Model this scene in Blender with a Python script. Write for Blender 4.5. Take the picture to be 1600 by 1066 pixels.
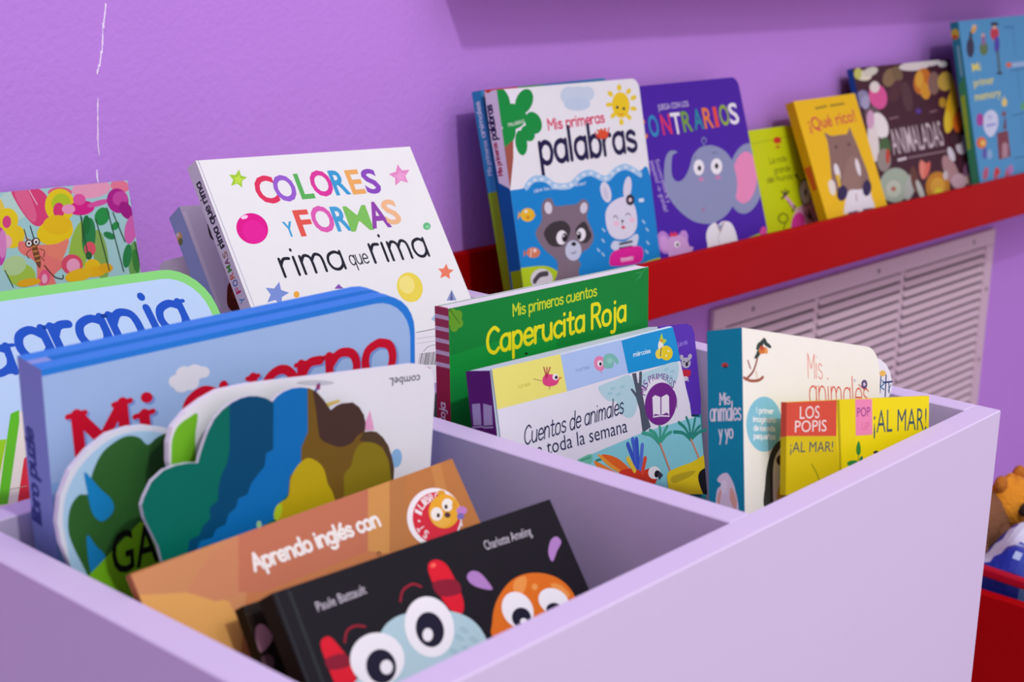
import bpy, math, random
from mathutils import Matrix, Vector
from mathutils.geometry import delaunay_2d_cdt

# ------------------------------------------------------------------ scene, camera, light
for o in list(bpy.data.objects): bpy.data.objects.remove(o, do_unlink=True)
SC = bpy.context.scene
COL = SC.collection
cam = bpy.data.cameras.new('camera'); cam.sensor_width = 36.0; cam.lens = 52.563
cam.clip_start = 0.01
camo = bpy.data.objects.new('camera', cam); COL.objects.link(camo)
camo.matrix_world = Matrix([[0.666052, 0.180609, -0.723709], [-0.745652, 0.186481, -0.639709], [0.019421, 0.965715, 0.258878]]).to_4x4(); camo.location = (0, 0, 0.956)
cam.dof.use_dof = True; cam.dof.focus_distance = 0.96; cam.dof.aperture_fstop = 11.5
SC.camera = camo
SC.view_settings.view_transform = 'Standard'; SC.view_settings.look = 'None'
SC.view_settings.gamma = 1.0; SC.view_settings.use_curve_mapping = False
SC.view_settings.exposure = -0.07
def lin(h):
    r = []
    for i in (0, 2, 4):
        c = int(h[i:i+2], 16) / 255
        r.append(c / 12.92 if c <= .04045 else ((c + .055) / 1.055) ** 2.4)
    return (*r, 1.0)
W = bpy.data.worlds.new('room_light'); SC.world = W; W.use_nodes = True
W.node_tree.nodes['Background'].inputs[0].default_value = (0.97, 0.83, 0.99, 1)
W.node_tree.nodes['Background'].inputs[1].default_value = 0.90
def lamp(name, loc, aim, size, energy, col=(1, 1, 1)):
    l = bpy.data.lights.new(name, 'AREA'); l.shape = 'DISK'; l.size = size; l.energy = energy; l.color = col
    o = bpy.data.objects.new(name, l); COL.objects.link(o); o.location = loc
    o.rotation_euler = (Vector(aim) - Vector(loc)).to_track_quat('-Z', 'Y').to_euler()
    return o
lamp('ceiling_downlight', (0.32, -0.91, 2.33), (1.2, 0.9, 0.6), 0.09, 22, (.95, 1, .96))
lamp('ceiling_panel_light', (1.05, -1.4, 2.6), (1.8, 1.0, 0.7), 1.3, 19, (1, .98, .99))

# ------------------------------------------------------------------ materials
def mat(name, color=None, rough=.5, attr=False, bump=None, coat=0., var=0., spec=.5):
    m = bpy.data.materials.new(name); m.use_nodes = True; nt = m.node_tree; N = nt.nodes; b = N['Principled BSDF']
    b.inputs['Roughness'].default_value = rough; b.inputs['Coat Weight'].default_value = coat
    b.inputs['Coat Roughness'].default_value = .18; b.inputs['Specular IOR Level'].default_value = spec
    if attr:
        a = N.new('ShaderNodeAttribute'); a.attribute_name = 'ink'; src = a.outputs['Color']
    else:
        a = N.new('ShaderNodeRGB'); a.outputs[0].default_value = lin(color); src = a.outputs[0]
    if var:
        tc = N.new('ShaderNodeTexCoord'); n = N.new('ShaderNodeTexNoise'); n.inputs['Scale'].default_value = 60 if attr else 9
        n.inputs['Detail'].default_value = 4
        mr = N.new('ShaderNodeMapRange'); mr.inputs[3].default_value = 1 - var; mr.inputs[4].default_value = 1 + var
        mx = N.new('ShaderNodeVectorMath'); mx.operation = 'SCALE'
        nt.links.new(tc.outputs['Object'], n.inputs['Vector']); nt.links.new(n.outputs['Fac'], mr.inputs[0])
        nt.links.new(src, mx.inputs[0]); nt.links.new(mr.outputs[0], mx.inputs['Scale']); src = mx.outputs[0]
    nt.links.new(src, b.inputs['Base Color'])
    if bump:
        sc, st, dist = bump
        tc = N.new('ShaderNodeTexCoord'); n = N.new('ShaderNodeTexNoise'); n.inputs['Scale'].default_value = sc; n.inputs['Detail'].default_value = 3
        bp = N.new('ShaderNodeBump'); bp.inputs['Strength'].default_value = st; bp.inputs['Distance'].default_value = dist
        nt.links.new(tc.outputs['Object'], n.inputs['Vector']); nt.links.new(n.outputs['Fac'], bp.inputs['Height']); nt.links.new(bp.outputs[0], b.inputs['Normal'])
    return m
M_print = mat('printed_cover', rough=.5, spec=.12, attr=True, coat=.0, var=.025)
M_wall = mat('purple_wall_paint', 'b985dc', .75, spec=.15, bump=(170, .35, .002), var=.03)
M_tub = mat('lilac_lacquer', 'c5b9d4', .5, spec=.3, bump=(240, .08, .001), var=.012)
M_red = mat('red_lacquer', 'a60003', .6, spec=.08, bump=(200, .08, .001), var=.03)
M_paper = mat('page_paper', 'eeece8', .7, bump=(500, .2, .001))
M_grille = mat('grille_paint', 'cdb6c4', .5, var=.03)
M_dark = mat('slat_gap_shade', '54464f', .8, var=.1)  # shade of the gaps between the slats, put into a dark colour
M_screw = mat('screw_steel', '8a7f88', .35, var=.05)
M_floor = mat('floor_vinyl', 'b9a9b4', .5, bump=(60, .1, .001), var=.05)
M_chip = mat('bare_plaster', 'ece2f6', .8, var=.05)

# ------------------------------------------------------------------ objects
def link(o, parent=None):
    COL.objects.link(o)
    if parent is not None: o.parent = parent
    return o
def tag(o, label=None, cat=None, group=None, kind=None):
    for k, v in (('label', label), ('category', cat), ('group', group), ('kind', kind)):
        if v: o[k] = v
    return o
def empty(name, mw, label=None, cat=None, group=None):
    o = bpy.data.objects.new(name, None); o.empty_display_size = .03; link(o); o.matrix_world = mw
    return tag(o, label, cat, group)
class MB:
    """collects coloured polygons into one mesh"""
    def __init__(s): s.v = []; s.f = []; s.c = []; s.sm = []
    def poly(s, pts, c='ffffff'):
        i = len(s.v); s.v += [tuple(p) for p in pts]; s.f.append(list(range(i, i + len(pts)))); s.c.append(c)
    def mesh(s, vs, fs, c='ffffff'):
        i = len(s.v); s.v += [tuple(p) for p in vs]
        for f in fs: s.f.append([k + i for k in f]); s.c.append(c)
    def box(s, a, b, c='ffffff', bev=0.):
        (x0, y0, z0), (x1, y1, z1) = a, b
        if not bev:
            vs = [(x, y, z) for x in (x0, x1) for y in (y0, y1) for z in (z0, z1)]
            s.mesh(vs, [(0, 1, 3, 2), (4, 6, 7, 5), (0, 4, 5, 1), (2, 3, 7, 6), (0, 2, 6, 4), (1, 5, 7, 3)], c); return
        e = bev; vs = []; idx = {}
        ax = ((x0, x1), (y0, y1), (z0, z1))
        for ix in (0, 1):
            for iy in (0, 1):
                for iz in (0, 1):
                    cr = [ax[0][ix], ax[1][iy], ax[2][iz]]; sg = [1 if k == 0 else -1 for k in (ix, iy, iz)]
                    for m in range(3):
                        p = [cr[k] + (0 if k == m else sg[k] * e) for k in range(3)]
                        idx[(ix, iy, iz, m)] = len(vs); vs.append(p)
        fs = []
        for m in range(3):
            o = [k for k in range(3) if k != m]
            for sd in (0, 1):
                q = []
                for a_, b_ in ((0, 0), (1, 0), (1, 1), (0, 1)):
                    t = [0, 0, 0]; t[m] = sd; t[o[0]] = a_; t[o[1]] = b_; q.append(idx[(*t, m)])
                fs.append(q)
            for a_ in (0, 1):
                for b_ in (0, 1):
                    t0 = [0, 0, 0]; t1 = [0, 0, 0]; t0[o[0]] = t1[o[0]] = a_; t0[o[1]] = t1[o[1]] = b_; t1[m] = 1
                    fs.append([idx[(*t0, o[0])], idx[(*t1, o[0])], idx[(*t1, o[1])], idx[(*t0, o[1])]])
        for ix in (0, 1):
            for iy in (0, 1):
                for iz in (0, 1): fs.append([idx[(ix, iy, iz, m)] for m in range(3)])
        s.mesh(vs, fs, c)
    def prism(s, out, t0, t1, cf, ce=None, cb=None):
        """outline (u,v) counter-clockwise, extruded from y=t0 (front) to y=t1"""
        n = len(out)
        s.poly([(u, t0, v) for u, v in out], cf)
        s.poly([(u, t1, v) for u, v in reversed(out)], cb or cf)
        for i in range(n):
            a, b = out[i], out[(i + 1) % n]
            s.poly([(a[0], t0, a[1]), (a[0], t1, a[1]), (b[0], t1, b[1]), (b[0], t0, b[1])], ce or cf)
    def build(s, name, m, parent=None, normals=False, smooth=False):
        me = bpy.data.meshes.new(name); me.from_pydata(s.v, [], s.f)
        at = me.color_attributes.new('ink', 'FLOAT_COLOR', 'CORNER'); k = 0; cache = {}
        buf = []
        for f, c in zip(s.f, s.c):
            if c not in cache: cache[c] = [x * .79 for x in lin(c)[:3]] + [1.0]   # print never reflects fully
            buf += list(cache[c]) * len(f)
        at.data.foreach_set('color', buf)
        me.materials.append(m)
        if normals:
            import bmesh
            bm = bmesh.new(); bm.from_mesh(me); bmesh.ops.recalc_face_normals(bm, faces=bm.faces); bm.to_mesh(me); bm.free()
        me.polygons.foreach_set('use_smooth', [smooth] * len(me.polygons))
        return link(bpy.data.objects.new(name, me), parent)

# ------------------------------------------------------------------ flat print (ink shapes in the plane of a cover)
GLYPH = {
    'a': (5.2, ['4.2,4.2 2.8,5 1,4.3 .4,2.4 1.1,.5 2.6,0 3.9,1 4.3,2.4', '!4.3,5 4.3,0']),
    'b': (5.2, ['!.6,8 .6,0', '.6,3.5 2,5 3.8,4.5 4.4,2.5 3.6,.4 2,0 .6,1.2']),
    'c': (4.6, ['4,4.3 2.6,5 1,4.2 .4,2.5 1,.7 2.6,0 4.1,.8']),
    'd': (5.2, ['!4.3,8 4.3,0', '4.3,3.6 2.8,5 1,4.4 .4,2.4 1.2,.4 2.8,0 4.3,1.4']),
    'e': (4.8, ['.6,2.6 4.2,2.7 3.6,4.5 2.3,5 .9,4.1 .4,2.4 1,.6 2.6,0 4.2,.8']),
    'g': (5.2, ['4.3,5 4.3,-1.4 3.4,-2.8 1.6,-3 .6,-2.2', '4.3,3.6 2.8,5 1,4.4 .4,2.4 1.2,.4 2.8,0 4.3,1.4']),
    'i': (1.8, ['!.6,5 .6,0', '!.6,7 .6,7.15']),
    'j': (2.4, ['1.4,5 1.4,-1.8 .6,-3 -.4,-2.8', '!1.4,7 1.4,7.15']),
    'l': (1.8, ['!.6,8 .6,0']),
    'm': (7.2, ['!.5,5 .5,0', '.5,3.4 1.6,5 2.9,4.6 3.3,3 3.3,0', '3.3,3.4 4.5,5 5.8,4.6 6.2,3 6.2,0']),
    'n': (5.2, ['!.5,5 .5,0', '.5,3.2 1.9,5 3.6,4.6 4.2,3 4.2,0']),
    'o': (5.2, ['2.4,5 .9,4.3 .4,2.5 .9,.6 2.4,0 3.9,.6 4.4,2.5 3.9,4.3 2.4,5']),
    'p': (5.2, ['!.6,5 .6,-3', '.6,3.5 2,5 3.8,4.5 4.4,2.5 3.6,.4 2,0 .6,1.2']),
    'q': (5.2, ['!4.3,5 4.3,-3', '4.3,3.6 2.8,5 1,4.4 .4,2.4 1.2,.4 2.8,0 4.3,1.4']),
    'r': (3.7, ['!.5,5 .5,0', '.5,3.2 1.6,4.8 3.1,4.8']),
    's': (4.4, ['3.5,4.3 2.2,5 .8,4.4 .8,3.2 2.2,2.6 3.6,1.9 3.5,.6 2.1,0 .5,.7']),
    't': (3.8, ['1.6,7 1.6,1 2.4,0 3.4,.4', '!.3,5 3.2,5']),
    'u': (5.2, ['.5,5 .5,1.6 1.8,0 3.4,.5 4.2,2', '!4.2,5 4.2,0']),
    'y': (4.8, ['!.5,5 2.3,.6', '!4.2,5 1.2,-3']),
    'z': (4.6, ['!.6,5 4,5 .5,0 4.1,0']),
    'A': (5.8, ['!.3,0 2.8,8 5.3,0', '!1.2,2.8 4.4,2.8']),
    'C': (5.8, ['5.2,6.8 3.4,8 1.2,6.6 .4,4 1.2,1.2 3.4,0 5.2,1.2']),
    'M': (7, ['!.6,0 .6,8', '!.6,8 3.3,3 6,8', '!6,8 6,0']),
    'R': (5.4, ['!.6,0 .6,8', '.6,8 3.4,7.9 4.4,6.2 3.2,4.3 .6,4', '!2.4,4.2 4.7,0']),
    'L': (4.6, ['!.6,8 .6,0', '!.6,0 4.2,0']),
    'é': (4.8, ['.6,2.6 4.2,2.7 3.6,4.5 2.3,5 .9,4.1 .4,2.4 1,.6 2.6,0 4.2,.8', '!2.2,6.2 3.4,7.6']),
    'á': (5.2, ['4.2,4.2 2.8,5 1,4.3 .4,2.4 1.1,.5 2.6,0 3.9,1 4.3,2.4', '!4.3,5 4.3,0', '!2.2,6.2 3.4,7.6']),
    'ñ': (5.2, ['!.5,5 .5,0', '.5,3.2 1.9,5 3.6,4.6 4.2,3 4.2,0', '1,6.3 2,7 3,6.4 4,7']),
}
def catmull(p, closed, n=5):
    r = []; k = len(p); rng = k if closed else k - 1
    for i in range(rng):
        if closed: a, b, c, d = p[i - 1], p[i], p[(i + 1) % k], p[(i + 2) % k]
        else: a, b, c, d = p[max(i - 1, 0)], p[i], p[i + 1], p[min(i + 2, k - 1)]
        for j in range(n):
            t = j / n
            r.append(tuple(.5 * (2 * b[m] + (c[m] - a[m]) * t + (2 * a[m] - 5 * b[m] + 4 * c[m] - d[m]) * t * t + (3 * b[m] - a[m] - 3 * c[m] + d[m]) * t ** 3) for m in (0, 1)))
    if not closed: r.append(tuple(p[-1]))
    return r
def stroke(p, w):
    """quads along a line plus round ends and joints, as triangles lists of points"""
    h = w / 2; out = []
    for a, b in zip(p, p[1:]):
        dx, dy = b[0] - a[0], b[1] - a[1]; l = math.hypot(dx, dy) or 1e-9; nx, ny = -dy / l * h, dx / l * h
        out.append([(a[0] - nx, a[1] - ny), (b[0] - nx, b[1] - ny), (b[0] + nx, b[1] + ny), (a[0] + nx, a[1] + ny)])
    for i, q in enumerate(p):
        k = 10 if i in (0, len(p) - 1) else 8
        out.append([(q[0] + h * math.cos(6.2832 * j / k), q[1] + h * math.sin(6.2832 * j / k)) for j in range(k)])
    return out
def area(p): return .5 * sum(a[0] * b[1] - b[0] * a[1] for a, b in zip(p, p[1:] + p[:1]))
def clip(pts, outline):
    """the part of a polygon inside an outline, as triangles (worked in millimetres)"""
    pts = ccw(pts); full = area(pts)
    if full < 1e-10: return []
    vs = [Vector((p[0] * 1e3, p[1] * 1e3)) for p in list(pts) + list(outline)]
    n = len(pts)
    co, _, fs, _, _, of = delaunay_2d_cdt(vs, [], [list(range(n)), list(range(n, len(vs)))], 1, 1e-4)
    r = [[(co[i][0] * 1e-3, co[i][1] * 1e-3) for i in f] for f, o in zip(fs, of) if 0 in o and 1 in o]
    return r if sum(abs(area(q)) for q in r) < full * 1.05 + 1e-9 else []
def union(polys):
    """overlapping pieces of one stroke or letter merged into one flat patch"""
    if len(polys) < 2: return polys
    vs = []; fs = []
    for q in polys:
        q = ccw(q); fs.append(list(range(len(vs), len(vs) + len(q)))); vs += [Vector((p[0] * 1e3, p[1] * 1e3)) for p in q]
    co, _, tr, _, _, of = delaunay_2d_cdt(vs, [], fs, 1, 1e-4)
    return [[(co[i][0] * 1e-3, co[i][1] * 1e-3) for i in f] for f, o in zip(tr, of) if o]
SANS = {}
def sans_prepare(arts):
    need = {('H', 0.)}
    for ops in arts.values():
        for o in ops:
            if o[0] == 't' and o[6] == 'b': need.add((o[5], o[7]))
    obs = []
    for txt, off in sorted(need):
        cu = bpy.data.curves.new('t', 'FONT'); cu.body = txt; cu.size = 1; cu.offset = off * .3; cu.fill_mode = 'FRONT'; cu.resolution_u = 3
        o = bpy.data.objects.new('t', cu); COL.objects.link(o); obs.append((txt, off, o, cu))
    dg = bpy.context.evaluated_depsgraph_get()
    for txt, off, o, cu in obs:
        e = o.evaluated_get(dg); me = e.to_mesh()
        SANS[(txt, off)] = ([(v.co.x, v.co.y) for v in me.vertices], [tuple(p.vertices) for p in me.polygons]); e.to_mesh_clear()
    for txt, off, o, cu in obs: bpy.data.objects.remove(o); bpy.data.curves.remove(cu)
STEP = 1.4e-5
def ink(mb, ops, face, outline, tf):
    """adds every op of one face; tf maps (u, v, layer height) to mesh space"""
    boxes = []
    xs = [p[0] for p in outline]; ys = [p[1] for p in outline]; ob = (min(xs), min(ys), max(xs), max(ys))
    for o in ops:
        if len(o) < 2 or o[1] != face: continue
        k, _, c = o[:3]; polys = []; need_clip = k in 'pse'
        if k == 'rr':
            ins, mode = o[3] * 1e-4, o[4]
            pts = rrect(ob[0] + (0 if mode else ins), ob[1], ob[2] - ins, ob[3] - ins, .0, .022) if mode else rrect(ob[0] + ins, ob[1] + ins, ob[2] - ins, ob[3] - ins, .02, .024)
            polys = [pts]; need_clip = False
        elif k in 'ps':
            a = [x * 1e-4 for x in o[3]]; pts = list(zip(a[::2], a[1::2])); pts = catmull(pts, True) if k == 's' else pts; polys = [pts]
        elif k == 'e':
            ou, ov, a1, a2, b1, b2 = [x * 1e-4 for x in o[3]]; big = math.hypot(a1, a2) + math.hypot(b1, b2); n = 12 if big < .004 else 20 if big < .012 else 36
            polys = [[(ou + a1 * math.cos(t) + b1 * math.sin(t), ov + a2 * math.cos(t) + b2 * math.sin(t)) for t in (6.28318 * i / n for i in range(n))]]
        elif k == 'l':
            a = [x * 1e-4 for x in o[3]]; pts = list(zip(a[::2], a[1::2]))
            if o[5] and len(pts) > 2: pts = catmull(pts, False, 4)
            polys = union(stroke(pts, o[4] * 1e-4))
        elif k == 't':
            (x0, y0, x1, y1), h, txt, font, w, serif, slant = [q * 1e-4 for q in o[3]], o[4] * 1e-4, o[5], o[6], o[7], o[8], o[9]
            Ld = math.hypot(x1 - x0, y1 - y0); dx, dy = (x1 - x0) / Ld, (y1 - y0) / Ld
            if font == 'b':
                vs, fs = SANS[(txt, w)]
                if not vs: continue
                mn = min(v[0] for v in vs); mx = max(v[0] for v in vs); cap = max(v[1] for v in SANS[('H', 0.)][0])
                sx = Ld / (mx - mn); sy = h / cap
                q = [((v[0] - mn) * sx, v[1] * sy) for v in vs]
                polys = [[q[i] for i in f] for f in fs]
                if w: polys = union(polys)
            else:
                adv = sum(GLYPH[ch][0] if ch in GLYPH else 2.6 for ch in txt) - .8; sx = Ld / adv; sy = h / 8; x = 0; w *= 1e-4
                for ch in txt:
                    if ch not in GLYPH: x += 2.6; continue
                    one = []
                    for st in GLYPH[ch][1]:
                        straight = st[0] == '!'; pp = [tuple(map(float, q.split(','))) for q in st.lstrip('!').split()]
                        ends = [pp[0], pp[-1]]
                        sm = pp if straight else catmull(pp, False, 4)
                        one += stroke([((x + a + slant * b) * sx, b * sy) for a, b in sm], w)
                        if serif and straight and len(pp) == 2 and abs(pp[0][0] - pp[1][0]) < .3 and abs(pp[0][1] - pp[1][1]) > 3:
                            for e_ in ends: one += stroke([((x + e_[0] - serif) * sx, e_[1] * sy), ((x + e_[0] + serif) * sx, e_[1] * sy)], w * .5)
                    polys += union(one); x += GLYPH[ch][0]
            polys = [[(x0 + a * dx - b * dy, y0 + a * dy + b * dx) for a, b in p] for p in polys]
        if not polys: continue
        ax = [p[0] for q in polys for p in q]; ay = [p[1] for q in polys for p in q]; bb = (min(ax), min(ay), max(ax), max(ay))
        if bb[2] < ob[0] or bb[0] > ob[2] or bb[3] < ob[1] or bb[1] > ob[3]: continue
        inside = bb[0] > ob[0] and bb[1] > ob[1] and bb[2] < ob[2] and bb[3] < ob[3] and len(outline) == 4
        if need_clip and not inside: polys = [t for q in polys for t in clip(q, outline)]
        elif not inside and len(outline) == 4:   # strokes and letters: keep the pieces that lie on the cover
            polys = [t for q in polys for t in ([q] if all(ob[0] <= p[0] <= ob[2] and ob[1] <= p[1] <= ob[3] for p in q) else clip(q, outline))]
        lay = 1 + max([l for b, l in boxes if not (b[2] < bb[0] or b[0] > bb[2] or b[3] < bb[1] or b[1] > bb[3])], default=0)
        boxes.append((bb, lay))
        for q in polys:
            ar = sum(a[0] * b[1] - b[0] * a[1] for a, b in zip(q, q[1:] + q[:1]))
            if abs(ar) < 1e-12: continue
            if ar < 0: q = q[::-1]
            mb.poly([tf(u, v, lay * STEP) for u, v in q], c)
def rrect(x0, y0, x1, y1, rl=0., rr=0., n=7):
    p = []
    for cx, cy, r, a in ((x0, y0, rl, 180), (x1, y0, rr, 270), (x1, y1, rr, 0), (x0, y1, rl, 90)):
        sx = 1 if cx == x0 else -1; sy = 1 if cy == y0 else -1
        if r <= 0: p.append((cx, cy)); continue
        for i in range(n + 1):
            t = math.radians(a + 90 * i / n); p.append((cx + sx * r + r * math.cos(t), cy + sy * r + r * math.sin(t)))
    return p
def pairs(a): return [(a[i] * 1e-4, a[i + 1] * 1e-4) for i in range(0, len(a), 2)]
def ccw(p): return p if sum(a[0] * b[1] - b[0] * a[1] for a, b in zip(p, p[1:] + p[:1])) > 0 else p[::-1]

POSE = {
    'granja': {'P': [0.3237, 0.741, 0.767], 'rot': [0.0468, 0.6762, 0.0494], 'W': 0.2245, 'H': 0.205, 'T': 0.012},
    'rima': {'P': [0.5876, 0.797, 0.8137], 'rot': [0.0352, 0.5764, 0.0489], 'W': 0.1966, 'H': 0.29, 'T': 0.011},
    'flowers': {'P': [0.4322, 0.99, 0.7748], 'rot': [-0.0129, 0.204, 0.0187], 'W': 0.23, 'H': 0.17, 'T': 0.008},
    'bluespine': {'P': [0.6008, 0.835, 0.7771], 'rot': [-0.032, 0.6478, 0.0567], 'W': 0.17, 'H': 0.25, 'T': 0.0162},
    'cuerpo': {'P': [0.3253, 0.555, 0.7753], 'rot': [-0.119, -0.0333, -0.0364], 'W': 0.2009, 'H': 0.22, 'T': 0.0242},
    'white': {'P': [0.3525, 0.513, 0.7676], 'rot': [-0.0146, 0.0786, 0.1045], 'W': 0.165, 'H': 0.2, 'T': 0.0035},
    'orange': {'P': [0.3136, 0.478, 0.7088], 'rot': [0.0047, 0.5963, -0.0085], 'W': 0.1865, 'H': 0.16, 'T': 0.004},
    'black': {'P': [0.346, 0.43, 0.705], 'rot': [-0.0084, 0.6248, 0.0319], 'W': 0.1648, 'H': 0.12, 'T': 0.01},
    'caper': {'P': [0.585, 0.565, 0.7562], 'rot': [-0.0612, 0.0423, -0.0008], 'W': 0.1728, 'H': 0.205, 'T': 0.0116},
    'cuentos': {'P': [0.5732, 0.522, 0.7313], 'rot': [0.0655, 0.2027, 0.0508], 'W': 0.1891, 'H': 0.185, 'T': 0.0175},
    'animyyo': {'P': [0.6286, 0.4, 0.7683], 'rot': [-0.0209, 0.276, 0.263], 'W': 0.1306, 'H': 0.135, 'T': 0.0222},
    'almar': {'P': [0.6335, 0.374, 0.7332], 'rot': [-0.1024, 0.193, 0.1601], 'W': 0.1283, 'H': 0.047, 'T': 0.0035},
    'animales': {'P': [1.0433, 0.968, 0.8188], 'rot': [0.0436, 0.2293, -0.0027], 'W': 0.205, 'H': 0.235, 'T': 0.0116},
    'palabras': {'P': [1.0404, 0.945, 0.8213], 'rot': [0.0438, 0.2068, 0.0092], 'W': 0.2309, 'H': 0.232, 'T': 0.015},
    'contr': {'P': [1.2664, 0.976, 0.8074], 'rot': [0.001, 0.3009, -0.0007], 'W': 0.225, 'H': 0.225, 'T': 0.008},
    'lime': {'P': [1.512, 0.985, 0.7405], 'rot': [-0.0033, 0.2793, 0.004], 'W': 0.165, 'H': 0.155, 'T': 0.01},
    'rico': {'P': [1.6088, 0.97, 0.7721], 'rot': [-0.0031, 0.4004, -0.0051], 'W': 0.1505, 'H': 0.183, 'T': 0.0122},
    'animaladas': {'P': [1.7798, 0.988, 0.8025], 'rot': [-0.067, 0.3289, -0.011], 'W': 0.2495, 'H': 0.215, 'T': 0.0087},
    'memory': {'P': [1.9996, 0.951, 0.8592], 'rot': [0.01, 0.2397, -0.0157], 'W': 0.26, 'H': 0.244, 'T': 0.0125},
    'ga': {'P': [0.3175, 0.532, 0.7589], 'rot': [-0.0003, 0.0524, 0.1495], 'W': 0.0789, 'H': 0.17, 'T': 0.0032},
    'teal': {'P': [0.3397, 0.5025, 0.7756], 'rot': [-0.0003, 0.0785, 0.1516], 'W': 0.1492, 'H': 0.17, 'T': 0.004},
    'barcode': {'P': [0.5704, 0.675, 0.7084], 'rot': [-0.0005, 0.5236, 0.0179], 'W': 0.13, 'H': 0.14, 'T': 0.008},
    'small': {'P': [0.5975, 0.85, 0.7374], 'rot': [0.002, 0.5934, -0.0721], 'W': 0.15, 'H': 0.2, 'T': 0.008},
    'dark': {'P': [0.3453, 0.448, 0.6938], 'rot': [-0.002, 0.6109, 0.047], 'W': 0.13, 'H': 0.12, 'T': 0.006},
    'card': {'P': [0.6653, 0.407, 0.7576], 'rot': [-0.0166, 0.2384, 0.2466], 'W': 0.1329, 'H': 0.15, 'T': 0.003},
}
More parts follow.
